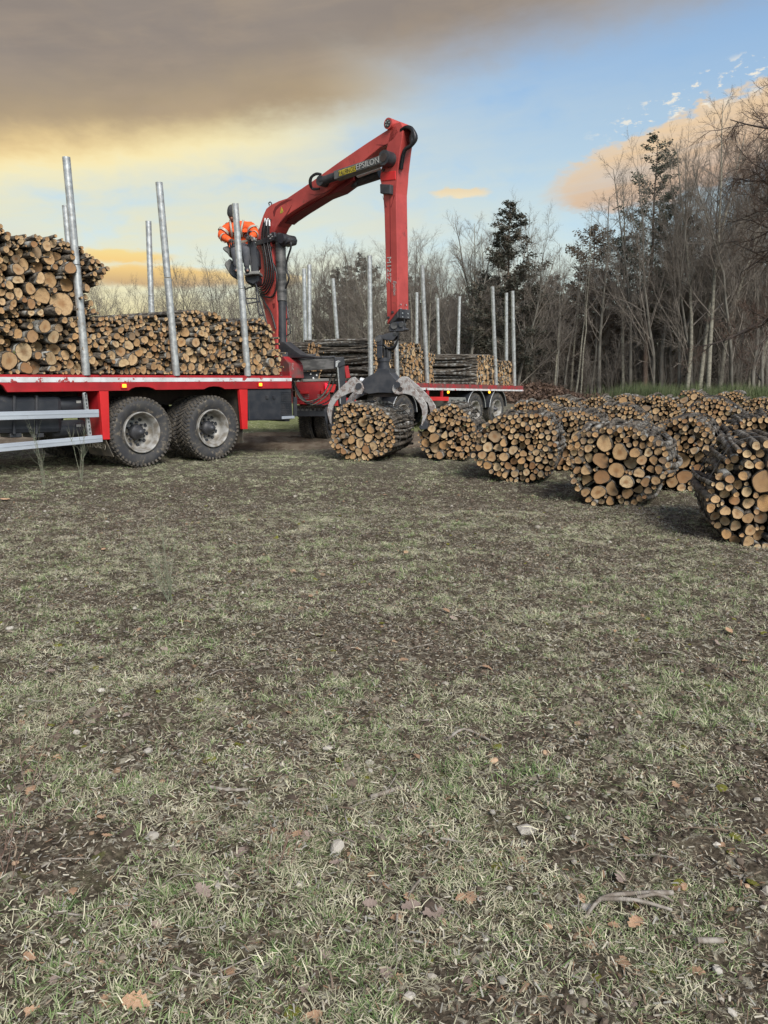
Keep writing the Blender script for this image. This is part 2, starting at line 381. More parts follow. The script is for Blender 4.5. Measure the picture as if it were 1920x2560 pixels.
# ------------------------------------------------------------------ grass: one stuff object, tufts placed by geometry nodes
def blades_mesh(name, nb, spread, ln, wd, flat, seed, straw):
    g = np.random.default_rng(seed); vs = []; fs = []; col = []
    for _ in range(nb):
        r = spread * math.sqrt(g.random()); a = g.random() * 6.283; p = np.array([r * math.cos(a), r * math.sin(a), -.004])
        L = ln * g.uniform(.5, 1.25); wdt = wd * g.uniform(.7, 1.3); h = a + g.normal(0, 1.1); t0 = g.uniform(*flat)
        side = np.array([-math.sin(h + g.normal(0, .5)), math.cos(h), g.normal(0, .25)]); side /= np.linalg.norm(side)
        c = g.uniform(.62, 1) if g.random() < straw else g.uniform(0, .5); ns = 3; b = len(vs); bend = g.uniform(.2, 1.1)
        for i in range(ns + 1):
            f = i / ns; ww = wdt * (1 - f * .35) / 2 if i < ns else 0
            if i < ns: vs += [p - side * ww, p + side * ww]; col += [c, c]
            else: vs += [p]; col += [min(1, c + .25)]
            ti = t0 - bend * f; p = p + L / ns * np.array([math.cos(ti) * math.cos(h), math.cos(ti) * math.sin(h), math.sin(ti)]); p[2] = max(p[2], .002)
            h += g.normal(0, .12)
        fs += [(b, b + 1, b + 3, b + 2), (b + 2, b + 3, b + 5, b + 4), (b + 4, b + 5, b + 6)]
    me = bpy.data.meshes.new(name); me.from_pydata([tuple(v) for v in vs], [], fs)
    at = me.attributes.new('tint', 'FLOAT', 'POINT'); at.data.foreach_set('value', col)
    return me
mg = bpy.data.materials.new('grass_blades'); mg.use_nodes = True; nt = mg.node_tree; p = nt.nodes['Principled BSDF']; p.inputs['Roughness'].default_value = .7
p.inputs['Specular IOR Level'].default_value = .25
at = nd(nt, 'ShaderNodeAttribute', attribute_name='tint'); oi = nd(nt, 'ShaderNodeObjectInfo')
f = E(nt, at.outputs['Fac']); rn = E(nt, oi.outputs['Random'])
gcol = mixc(nt, rn, (.075, .14, .042), (.22, .30, .115)); scol = mixc(nt, rn, (.36, .345, .225), (.67, .63, .46))
gcol = mixc(nt, rn._m('FRACT') * 1.0, gcol, gcol) if False else gcol
out = mixc(nt, f.step(.2, .8), gcol, scol)
nt.links.new(out, p.inputs['Base Color'])
def scatter(name, sources, pts, scl, idx, m, label, tilt=.25, cat=None):
    col = bpy.data.collections.new(name + '_sources')
    for i, me in enumerate(sources):
        me.materials.append(m) if m else None
        o = bpy.data.objects.new('%s_%02d' % (name, i), me); col.objects.link(o)
    n = len(pts); me = bpy.data.meshes.new(name); me.from_pydata(np.asarray(pts).tolist(), [], [])
    rot = np.stack([nr.normal(0, tilt, n), nr.normal(0, tilt, n), nr.random(n) * 6.283], -1)
    a = me.attributes.new('rot', 'FLOAT_VECTOR', 'POINT'); a.data.foreach_set('vector', rot.ravel())
    a = me.attributes.new('scl', 'FLOAT', 'POINT'); a.data.foreach_set('value', np.asarray(scl, float))
    a = me.attributes.new('idx', 'INT', 'POINT'); a.data.foreach_set('value', np.asarray(idx).astype(np.int32))
    ng = bpy.data.node_groups.new(name, 'GeometryNodeTree')
    ng.interface.new_socket('Geometry', in_out='INPUT', socket_type='NodeSocketGeometry'); ng.interface.new_socket('Geometry', in_out='OUTPUT', socket_type='NodeSocketGeometry')
    gi = ng.nodes.new('NodeGroupInput'); go = ng.nodes.new('NodeGroupOutput'); ip = ng.nodes.new('GeometryNodeInstanceOnPoints'); ci = ng.nodes.new('GeometryNodeCollectionInfo')
    ci.inputs['Collection'].default_value = col; ci.inputs['Separate Children'].default_value = True; ci.inputs['Reset Children'].default_value = True
    def na(nm, ty):
        q = ng.nodes.new('GeometryNodeInputNamedAttribute'); q.data_type = ty; q.inputs['Name'].default_value = nm; return [s_ for s_ in q.outputs if s_.enabled][0]
    ng.links.new(gi.outputs[0], ip.inputs['Points']); ng.links.new(ci.outputs[0], ip.inputs['Instance']); ip.inputs['Pick Instance'].default_value = True
    ng.links.new(na('idx', 'INT'), ip.inputs['Instance Index']); ng.links.new(na('rot', 'FLOAT_VECTOR'), ip.inputs['Rotation']); ng.links.new(na('scl', 'FLOAT'), ip.inputs['Scale'])
    ng.links.new(ip.outputs[0], go.inputs[0])
    o = bpy.data.objects.new(name, me); C.objects.link(o); md = o.modifiers.new('scatter', 'NODES'); md.node_group = ng
    prop(o, label=label, cat=cat, kind='stuff'); return o
def field_pts(n, y0, y1, k=.62, pw=2.0):
    """random ground points inside the view wedge; pw=2 spreads them evenly over the area"""
    u = nr.random(n); y = (y0 ** pw + u * (y1 ** pw - y0 ** pw)) ** (1 / pw); x = (nr.random(n) * 2 - 1) * (y * k + .35)
    return x, y
green = [blades_mesh('tuft', 30, .034, .026, .0021, (.0, 1.0), 20 + i, .33) for i in range(6)]
lush = [blades_mesh('lush', 30, .03, .040, .0026, (.2, 1.2), 40 + i, .15) for i in range(3)]
straw = [blades_mesh('straw', 24, .05, .040, .0018, (-.05, .3), 60 + i, .93) for i in range(5)]
flatg = [blades_mesh('flat', 28, .045, .036, .0022, (0, .6), 80 + i, .5) for i in range(4)]
srcs = green + lush + straw + flatg
PX = []; SC = []; ID = []
def put(n, y0, y1, smin, smax, pw=2.0):
    x, y = field_pts(n, y0, y1, pw=pw)
    den = vn(x * 1.1 + 50, y * 1.1) * .3 + vn(x * 3.1, y * 3.1 + 20) * .35 + vn(x * 8, y * 8 + 33) * .35; gr = vn(x * .5 + 9, y * .5 + 70) * .5 + vn(x * 2.2 + 3, y * 2.2) * .5 + .05 * np.clip(x, -1, 2)
    keep = den > nr.random(n) * .50 + .245
    # the dirt track beyond the truck stays bare
    keep &= ~((np.abs(y - (17.2 + .1 * x)) < 2.0) & (x < 2.5) & (nr.random(n) < .93))
    x, y, gr = x[keep], y[keep], gr[keep]; n = len(x); r = nr.random(n)
    i = np.where(r < .42, nr.integers(9, 14, n), np.where(r < .66, nr.integers(14, 18, n), nr.integers(0, 6, n)))
    i = np.where((gr > .62) & (nr.random(n) < .22), nr.integers(6, 9, n), i)
    PX.append(np.stack([x, y, gh(x, y)], -1)); SC.append(nr.uniform(smin, smax, n)); ID.append(i)
put(17000, 1.1, 3.2, .45, 1.15); put(28000, 3.2, 7.5, .55, 1.1); put(26000, 7.5, 14, .7, 1.25); put(9000, 14, 26, 1.0, 1.7)
grass = scatter('grass', srcs, np.concatenate(PX), np.concatenate(SC), np.concatenate(ID), mg, 'short winter grass, part green and part straw, over the field')
# flat litter: straw ends, bark flakes and leaf fragments
def chips(seed):
    g = np.random.default_rng(seed); vs = []; fs = []; col = []
    for _ in range(16):
        c = np.array([*g.normal(0, .04, 2), g.uniform(.001, .012)]); a = g.random() * 6.28; d = np.array([math.cos(a), math.sin(a), g.normal(0, .25)]); e = np.array([-math.sin(a), math.cos(a), g.normal(0, .3)]); l = g.uniform(.002, .009); w_ = g.uniform(.0006, .0022); b = len(vs)
        vs += [c - d * l - e * w_, c + d * l - e * w_, c + d * l + e * w_ * .6, c - d * l + e * w_]; fs.append((b, b + 1, b + 2, b + 3)); col += [g.random()] * 4
    me = bpy.data.meshes.new('chips'); me.from_pydata([tuple(v) for v in vs], [], fs); at = me.attributes.new('tint', 'FLOAT', 'POINT'); at.data.foreach_set('value', col); return me
mc = bpy.data.materials.new('litter_chips'); mc.use_nodes = True; nt = mc.node_tree; p = nt.nodes['Principled BSDF']; p.inputs['Roughness'].default_value = .85
at = nd(nt, 'ShaderNodeAttribute', attribute_name='tint'); rr = nd(nt, 'ShaderNodeValToRGB'); cr = rr.color_ramp; cr.interpolation = 'CONSTANT'
cr.elements[0].color = (.38, .34, .24, 1); cr.elements[1].position = .3; cr.elements[1].color = (.30, .24, .17, 1)
for ps, c_ in ((.5, (.16, .11, .075, 1)), (.66, (.50, .46, .37, 1)), (.78, (.24, .15, .09, 1)), (.88, (.30, .29, .25, 1))): q = cr.elements.new(ps); q.color = c_
nt.links.new(at.outputs['Fac'], rr.inputs[0]); nt.links.new(rr.outputs[0], p.inputs['Base Color'])
x1, y1 = field_pts(16000, 1.1, 8, pw=1.7)
scatter('litter', [chips(i) for i in range(6)], np.stack([x1, y1, gh(x1, y1)], -1), nr.uniform(.7, 1.4, len(x1)), nr.integers(0, 6, len(x1)), mc, 'straw ends, bark flakes and leaf crumbs littering the field', tilt=.1)
# crumbs of soil, gravel and bark chips
def lump(seed, sx=1, sy=1, sz=.7, sub=1, amp=.25):
    g = np.random.default_rng(seed); bm = bmesh.new(); bmesh.ops.create_icosphere(bm, subdivisions=sub, radius=1)
    for v in bm.verts: v.co *= 1 + g.normal(0, amp * .5); v.co.x *= sx; v.co.y *= sy; v.co.z *= sz
    me = bpy.data.meshes.new('lump'); bm.to_mesh(me); bm.free(); return me
mp = bpy.data.materials.new('crumbs'); mp.use_nodes = True; nt = mp.node_tree; p = nt.nodes['Principled BSDF']; p.inputs['Roughness'].default_value = .9
oi = nd(nt, 'ShaderNodeObjectInfo'); rr = nd(nt, 'ShaderNodeValToRGB'); cr = rr.color_ramp; cr.interpolation = 'CONSTANT'
cr.elements[0].color = (.075, .055, .04, 1); cr.elements[1].position = .5; cr.elements[1].color = (.13, .10, .075, 1)
for ps, c_ in ((.80, (.20, .17, .13, 1)), (.92, (.34, .31, .26, 1)), (.95, (.24, .16, .10, 1)), (.985, (.50, .47, .41, 1))): q = cr.elements.new(ps); q.color = c_
nt.links.new(oi.outputs['Random'], rr.inputs[0]); nt.links.new(rr.outputs[0], p.inputs['Base Color'])
x, y = field_pts(60000, 1.1, 10, pw=1.5); den = vn(x * 1.3 + 5, y * 1.3 + 40); kp = den > nr.random(len(x)) * .8; x, y = x[kp], y[kp]
scatter('soil_crumbs', [lump(i, 1, nr.uniform(.5, 1), nr.uniform(.3, .8)) for i in range(6)], np.stack([x, y, gh(x, y) + .002], -1), nr.gamma(2.2, .0028, len(x)) + .0015, nr.integers(0, 6, len(x)), mp, 'crumbs of soil, grit and wood chips between the grass')
# moss cushions
mm = mat('moss', (.13, .15, .018), (.22, .20, .03), 60, .95, bump=.5, bscale=200)
x, y = field_pts(260, 1.2, 8, pw=1.3)
scatter('moss', [lump(90 + i, 1, 1, .3, 2, .3) for i in range(3)], np.stack([x, y, gh(x, y)], -1), nr.uniform(.006, .022, len(x)), nr.integers(0, 3, len(x)), mm, 'small yellow-green moss cushions in the grass')

# ------------------------------------------------------------------ countable things lying on the field
mleaf = mat('dry_leaf', (.36, .20, .11), (.46, .32, .21), 30, .75, rvar=.5, bump=.3, bscale=60)
mleafg = mat('grey_leaf', (.36, .29, .24), (.27, .2, .17), 30, .8, rvar=.3, bump=.3, bscale=60)
mstone = mat('pale_stone', (.62, .58, .50), (.38, .35, .30), 25, .85, bump=.4, bscale=50, rvar=.5)
mstone2 = mat('tan_stone', (.60, .42, .28), (.40, .26, .16), 25, .85, bump=.4, bscale=50, rvar=.3)
mstick = mat('bleached_wood', (.34, .31, .27), (.18, .15, .12), 40, .85, bump=.4, bscale=60, stretch=(1, 1, .3))
mtwig = mat('brown_twig', (.12, .085, .06), (.2, .15, .11), 30, .85)
def leaf_mesh(seed, oak=True, m=None):
    g = np.random.default_rng(seed); n = 22; top = []; bot = []
    for i in range(n + 1):
        t = i / n; base = math.sin(math.pi * min(1, t * .92 + .04)) ** .8 * .30
        lob = 1 + (.30 * math.cos(t * math.pi * 2 * 4.5 + g.normal(0, .2)) if oak else .02 * g.normal())
        zc = .10 * math.sin(t * 3 + seed) + .05 * t
        top.append((t, base * lob, zc + .16 * base * (1 + g.normal(0, .3)))); bot.append((t, -base * lob * g.uniform(.9, 1.1), zc + .2 * base * (1 + g.normal(0, .3))))
    mid = [(i / n, 0, .10 * math.sin(i / n * 3 + seed) + .05 * i / n) for i in range(n + 1)]
    vs = top + mid + bot; k = n + 1; fs = []
    for i in range(n): fs += [(i, i + 1, k + i + 1, k + i), (k + i, k + i + 1, 2 * k + i + 1, 2 * k + i)]
    b = len(vs); vs += [(-.16, .006, .04), (-.16, -.006, .04), (0.05, .006, .0), (0.05, -.006, .0)]; fs.append((b, b + 1, b + 3, b + 2))
    me = bpy.data.meshes.new('leaf'); me.from_pydata(vs, [], fs); me.materials.append(m or mleaf); me.polygons.foreach_set('use_smooth', [True] * len(fs)); return me
LF = [leaf_mesh(i, True) for i in range(4)] + [leaf_mesh(9, False)]; LFG = [leaf_mesh(i + 20, True, mleafg) for i in range(2)]
def on_ground(px, py):
    p_ = on_z(px, py, 0); p_ = on_z(px, py, float(gh(p_.x, p_.y))); return p_
def region(px, py): return ('far' if py < 1650 else 'middle' if py < 2080 else 'near') + ' ' + ('left' if px < 640 else 'centre' if px < 1280 else 'right')
def thing_mesh(me, name, px, py, s_, up=.008, tilt=.2, **kw):
    p_ = on_ground(px, py); return inst(me, name, None, (p_.x, p_.y, p_.z + up), (rnd.gauss(0, tilt), rnd.gauss(0, tilt), rnd.uniform(0, 6.28)), s_, **kw)
for px, py, s_, grey, lab in ((1057, 2295, .075, 1, 'large grey-brown lobed oak leaf lying flat in the lower middle of the field'),
    (1475, 1508, .07, 0, 'orange-tan curled dry leaf in the middle right of the field, upper one of two'), (1495, 1540, .06, 0, 'pale tan dry leaf just below the orange-tan one in the middle right'),
    (970, 1240, .09, 0, 'bright orange-brown dry leaf lying on the grass below the grabbed bundle'), (525, 1333, .08, 0, 'rust-brown dry leaf on the bare ground below the truck wheels'),
    (560, 1695, .07, 0, 'tan dry leaf with a dark underside, left of centre of the field'), (735, 1830, .065, 1, 'pale lobed leaf on bare soil left of the pale stones'),
    (1680, 2238, .05, 0, 'orange-brown dry leaf near the forked dead branch'), (25, 1250, .13, 0, 'long tan curled leaf at the left edge below the truck'),
    (375, 2520, .08, 0, 'large brown dry leaf at the bottom edge left of centre'), (805, 2540, .07, 0, 'orange-brown oak leaf at the bottom edge near the middle'),
    (510, 1762, .055, 1, 'grey curled leaf beside the orange bark chip'), (150, 1480, .08, 1, 'pale grey dry leaf on the left of the field below the broom shoots')):
    me = (LFG if grey else LF)[rnd.randrange(2 if grey else 5)]
    thing_mesh(me, 'fallen_leaf', px, py, s_ * .75, label=lab, cat='leaf', group='single dry leaves on the field')
for i in range(130):
    py = rnd.uniform(1230, 2540); px = rnd.uniform(10, 1910)
    if py < 1420 and px > 1350: continue
    g = rnd.random() < .4
    thing_mesh((LFG if g else LF)[rnd.randrange(2 if g else 5)], 'fallen_leaf', px, py, rnd.uniform(.025, .055), label='small dry tan leaf scattered in the short grass, %s of the field' % region(px, py), cat='leaf', group='small dry leaves, %s of the field' % region(px, py))
ST = [lump(300 + i, 1, rnd.uniform(.6, .9), rnd.uniform(.4, .7), 2, .22) for i in range(6)]; ST2 = [lump(320 + i, 1, .7, .5, 2, .22) for i in range(3)]
for q in ST: q.materials.append(mstone); q.polygons.foreach_set('use_smooth', [False] * len(q.polygons))
for q in ST2: q.materials.append(mstone2)
for px, py, s_, t_, lab in ((733, 1430, .05, 1, 'yellowish stone on the bare soil patch in the upper middle of the field'), (1130, 1448, .03, 0, 'small pale bluish stone in the upper middle of the grass'),
    (25, 1573, .04, 0, 'pale bluish stone at the left edge of the field'), (820, 1873, .032, 0, 'pale cream stone left of centre with a small twin beside it'), (372, 1880, .03, 0, 'pale upright stone on bare soil at left'),
    (825, 1740, .03, 1, 'tan pyramid-shaped stone in the middle left of the grass'), (380, 2095, .035, 0, 'rounded blue-grey stone in the lower left'), (845, 2120, .045, 0, 'flat grey-white stone chip near the curved twig'),
    (1315, 2080, .045, 0, 'large round lichened stone in the lower right half'), (1233, 1905, .032, 1, 'reddish tan wet stone right of the middle'), (1470, 2370, .028, 1, 'tan rounded stone by the white bark chip, lower right'),
    (545, 2220, .02, 0, 'pale grey stone at the end of the forked dry twig, lower left'), (750, 2215, .022, 0, 'pale pinkish pebble in the lower middle left'), (320, 2085, .026, 0, 'whitish double stone in the lower left'),
    (1465, 2270, .03, 0, 'knobbly pale stone behind the forked dead branch'), (1365, 1885, .028, 1, 'pale cube-shaped stone beside a rotten stump piece'), (925, 1910, .028, 0, 'grey stone near the middle lichened stick')):
    thing_mesh((ST2 if t_ else ST)[rnd.randrange(3)], 'stone', px, py, s_ * .58, up=.005, label=lab, cat='stone', group='single stones on the field')
for i in range(70):
    py = 1300 + 1240 * rnd.random() ** .8; px = rnd.uniform(10, 1910)
    if py < 1420 and px > 1350: continue
    t_ = rnd.random() < .2
    thing_mesh((ST2 if t_ else ST)[rnd.randrange(3)], 'stone', px, py, rnd.uniform(.005, .013), up=.004, label='small pale stone scattered in the short grass, %s of the field' % region(px, py), cat='stone', group='small stones, %s of the field' % region(px, py))
def stick_mesh(paths, m):
    b = MB()
    for pts, r0, r1 in paths:
        q = smoothpts(pts, 3); n = len(q); b.tube(q, [r0 + (r1 - r0) * i / (n - 1) for i in range(n)], 6)
    return b.mesh('stick', [m])
def px_path(pts, up=.015):
    out = []
    for q in pts:
        p_ = on_z(q[0], q[1], 0); out.append((p_.x, p_.y, float(gh(p_.x, p_.y)) + (q[2] if len(q) > 2 else up)))
    return out
def stick(paths, m, lab, group=None):
    inst(stick_mesh([(px_path(a), r0, r1) for a, r0, r1 in paths], m), 'stick', label=lab, cat='stick', group=group)
stick([([(1460, 2310), (1500, 2275, .03), (1560, 2268, .03), (1680, 2260, .025)], .004, .007), ([(1500, 2275, .03), (1590, 2290, .03), (1678, 2300)], .006, .004), ([(1590, 2285, .03), (1640, 2282, .04), (1681, 2278)], .005, .003)], mstick, 'bleached forked dead branch lying in the lower right of the field')
stick([([(925, 1995), (960, 1985), (1005, 1970)], .007, .008)], mstick, 'short grey lichened stick near the middle of the field')
stick([([(825, 2105, .02), (880, 2110, .03), (930, 2135, .03), (950, 2180)], .0022, .0015)], mtwig, 'thin curved dark twig arching over the grass in the lower middle')
stick([([(525, 1985), (570, 1990), (620, 1983)], .006, .005)], mstick, 'short straight pale stick left of the standing weed stem')
stick([([(565, 2190), (575, 2215), (600, 2228)], .005, .003)], mstick, 'small forked dry twig end in the lower left middle')
stick([([(1740, 2382), (1805, 2378)], .007, .007)], mstick, 'short cut piece of pale stick at the right near the bottom')
stick([([(1060, 2215, .01), (1040, 2240), (1015, 2270)], .005, .002)], mstick, 'grey flaking stick above the large oak leaf')
stick([([(380, 1800, .01), (400, 1830, .02), (430, 1870)], .003, .002), ([(395, 1812, .01), (420, 1850, .02)], .002, .001)], mtwig, 'dark broken twig on the soil left of centre')
stick([([(1225, 1850), (1160, 1830), (1120, 1852)], .004, .006)], mstick, 'weathered stick lying across the grass at the centre')
for i in range(80):
    py = rnd.uniform(1300, 2530); px = rnd.uniform(20, 1900)
    if py < 1420 and px > 1350: continue
    p0 = on_z(px, py, 0); a = rnd.uniform(0, 6.28); L = rnd.uniform(.05, .2); bnd = rnd.gauss(0, .25)
    pts = [(p0.x + math.cos(a + bnd * k) * L * k / 3, p0.y + math.sin(a + bnd * k) * L * k / 3) for k in range(4)]
    pts = [(u, v_, float(gh(u, v_)) + .01 + rnd.random() * .012) for u, v_ in pts]
    inst(stick_mesh([(pts, rnd.uniform(.0012, .0035), .001)], rnd.choice((mstick, mtwig))), 'stick', label='thin dry twig scattered in the short grass, %s of the field' % region(px, py), cat='stick', group='small dry twigs, %s of the field' % region(px, py))
# standing weeds and broom shoots
mbroom = mat('broom_stem', (.16, .19, .12), (.24, .23, .17), 20, .8)
mred = mat('reddish_stem', (.22, .13, .10), (.3, .22, .18), 20, .8)
def shoots(px, py, n, h, spread, r, lean, m, name, lab, cat, seed, side=4, leafy=0):
    g = random.Random(seed); o = on_ground(px, py); b = MB()
    for i in range(n):
        a = g.uniform(0, 6.28); L = h * g.uniform(.6, 1.1); d = Vector((math.cos(a) * spread + lean[0], math.sin(a) * spread + lean[1], 1)).normalized()
        p0 = Vector((g.gauss(0, .02), g.gauss(0, .02), -.02)); pts = [p0]; rs = [r]
        for k in range(1, 6):
            d = (d + Vector((g.gauss(0, .07), g.gauss(0, .07), .02))).normalized(); pts.append(pts[-1] + d * L / 5); rs.append(r * (1 - k / 5.6))
        b.tube(pts, rs, 4)
        for _ in range(side):
            k = g.randrange(1, 5); q = pts[k]; dd = (d + Vector((g.gauss(0, .45), g.gauss(0, .45), g.uniform(0, .5)))).normalized(); l = L * g.uniform(.15, .4)
            b.tube([q, q + dd * l * .5, q + dd * l + Vector((0, 0, l * .1))], [r * .45, r * .35, r * .15], 3)
        for _ in range(leafy):
            k = g.uniform(1, 4.9); q = pts[int(k)].lerp(pts[int(k) + 1], k % 1); dd = (d + Vector((g.gauss(0, .5), g.gauss(0, .5), .3))).normalized(); sd_ = dd.cross(Vector((g.gauss(0, 1), g.gauss(0, 1), g.gauss(0, 1)))).normalized(); l = g.uniform(.012, .03)
            b.add([q - sd_ * .0015, q + sd_ * .0015, q + dd * l], [(0, 1, 2)])
    return inst(b.mesh(name, [m]), name, None, o, label=lab, cat=cat)
shoots(430, 1500, 7, .55, .30, .0028, (-.25, .1), mbroom, 'broom_plant', 'pale grey-green broom shoots fanning up on the left of the field', 'plant', 1, 8, 40)
shoots(112, 1215, 3, .75, .10, .004, (-.15, 0), mbroom, 'broom_plant', 'thin broom shoots in front of the side guard, leftmost by the truck', 'plant', 2, 7, 40)
shoots(205, 1200, 4, .8, .16, .004, (-.05, 0), mbroom, 'broom_plant', 'thin broom shoots in front of the muddy flap by the truck wheel', 'plant', 3, 6, 40)
shoots(700, 2180, 4, .24, .22, .0016, (.1, 0), mred, 'weed_stem', 'slender reddish weed stems standing in the lower middle left', 'plant', 4, 4)
shoots(75, 1960, 3, .34, .25, .0018, (.15, .1), mred, 'weed_stem', 'thin dry weed stems leaning right at the left edge of the field', 'plant', 5, 6)
shoots(20, 2180, 4, .25, .3, .0018, (.3, 0), mred, 'weed_stem', 'dry reddish weed stems low at the left edge', 'plant', 6, 5)
# ------------------------------------------------------------------ logs
def wood_mats():
    m = bpy.data.materials.new('oak_bark'); m.use_nodes = True; nt = m.node_tree; p = nt.nodes['Principled BSDF']; p.inputs['Roughness'].default_value = .92; p.inputs['Specular IOR Level'].default_value = .2
    t = nd(nt, 'ShaderNodeTexCoord'); mp_ = nd(nt, 'ShaderNodeMapping'); mp_.inputs['Scale'].default_value = (1, .22, 1); nt.links.new(t.outputs['Object'], mp_.inputs[0])
    oi = nd(nt, 'ShaderNodeObjectInfo'); ad = nd(nt, 'ShaderNodeVectorMath', operation='ADD'); nt.links.new(mp_.outputs[0], ad.inputs[0])
    cb = nd(nt, 'ShaderNodeCombineXYZ'); nt.links.new((E(nt, oi.outputs['Random']) * 37.0).s, cb.inputs[1]); nt.links.new(cb.outputs[0], ad.inputs[1]); v = ad.outputs[0]
    r_ = E(nt, oi.outputs['Random'])
    a = noise(nt, v, 38, 5, .7); b_ = noise(nt, t.outputs['Object'], 9, 4, .6)
    c = mixc(nt, a.step(.38, .66), (.042, .036, .03), (.20, .172, .138))
    c = mixc(nt, b_.step(.46, .64) * r_.step(.3, .7) * .8, c, (.38, .385, .36))
    c = mixc(nt, noise(nt, t.outputs['Object'], 4, 3, .6).step(.62, .72) * r_.step(.75, .9), c, (.13, .14, .03))
    nt.links.new(c, p.inputs['Base Color'])
    bu = nd(nt, 'ShaderNodeBump'); bu.inputs['Strength'].default_value = .7; bu.inputs['Distance'].default_value = .012; nt.links.new(a.s, bu.inputs['Height']); nt.links.new(bu.outputs[0], p.inputs['Normal'])
    e = bpy.data.materials.new('cut_wood'); e.use_nodes = True; nt = e.node_tree; p = nt.nodes['Principled BSDF']; p.inputs['Roughness'].default_value = .8; p.inputs['Specular IOR Level'].default_value = .2
    t = nd(nt, 'ShaderNodeTexCoord'); sp = nd(nt, 'ShaderNodeSeparateXYZ'); nt.links.new(t.outputs['Object'], sp.inputs[0]); oi = nd(nt, 'ShaderNodeObjectInfo'); r_ = E(nt, oi.outputs['Random'])
    at_ = nd(nt, 'ShaderNodeAttribute', attribute_name='rad'); rad = E(nt, at_.outputs['Fac'])
    x = E(nt, sp.outputs[0]); z = E(nt, sp.outputs[2]); d = ((x * x + z * z)._m('SQRT'))
    wob = noise(nt, t.outputs['Object'], 12, 3); ring = ((d * 520.0 + wob * 7.0).sin() * .5 + .5)
    rr = nd(nt, 'ShaderNodeValToRGB'); cr = rr.color_ramp; nt.links.new(r_.s, rr.inputs[0])
    cr.elements[0].color = (.34, .23, .13, 1); cr.elements[1].color = (.66, .56, .38, 1)
    for ps, c_ in ((.18, (.56, .43, .27, 1)), (.36, (.50, .33, .17, 1)), (.5, (.66, .53, .35, 1)), (.62, (.30, .17, .09, 1)), (.74, (.70, .58, .38, 1)), (.86, (.27, .22, .17, 1))): q = cr.elements.new(ps); q.color = c_
    c = mixc(nt, ring * .34, rr.outputs[0], (.24, .14, .07))
    c = mixc(nt, noise(nt, t.outputs['Object'], 26, 4, .6).step(.42, .7) * .6, c, (.30, .20, .125))
    c = mixc(nt, noise(nt, t.outputs['Object'], 9, 4, .7).step(.55, .7) * .5, c, (.20, .16, .12))
    c = mixc(nt, rad.step(.55, .1) * (r_ * 7.0)._m('FRACT') * .75, c, (.26, .135, .06))          # darker heartwood
    c = mixc(nt, rad.step(.84, .94), c, (.035, .028, .022))                                          # bark seen on the cut
    ang = z._m('ARCTAN2', x); ck = ((ang * 1.5 + r_ * 40.0 + wob * 1.2).sin()._m('ABSOLUTE')).step(.03, .005) * rad.step(.7, .1) * (r_ * 13.0)._m('FRACT').step(.45, .55)
    c = mixc(nt, ck * .8, c, (.06, .035, .02))
    mu = nt.nodes.new('ShaderNodeMix'); mu.data_type = 'RGBA'; mu.blend_type = 'MULTIPLY'; mu.inputs[0].default_value = 1; mu.inputs[7].default_value = (.92, .83, .72, 1); nt.links.new(c, mu.inputs[6]); nt.links.new(mu.outputs[2], p.inputs['Base Color'])
    bu = nd(nt, 'ShaderNodeBump'); bu.inputs['Strength'].default_value = .25; bu.inputs['Distance'].default_value = .004; nt.links.new(noise(nt, t.outputs['Object'], 90, 4, .7).s, bu.inputs['Height']); nt.links.new(bu.outputs[0], p.inputs['Normal'])
    return m, e
MBARK, MEND = wood_mats()
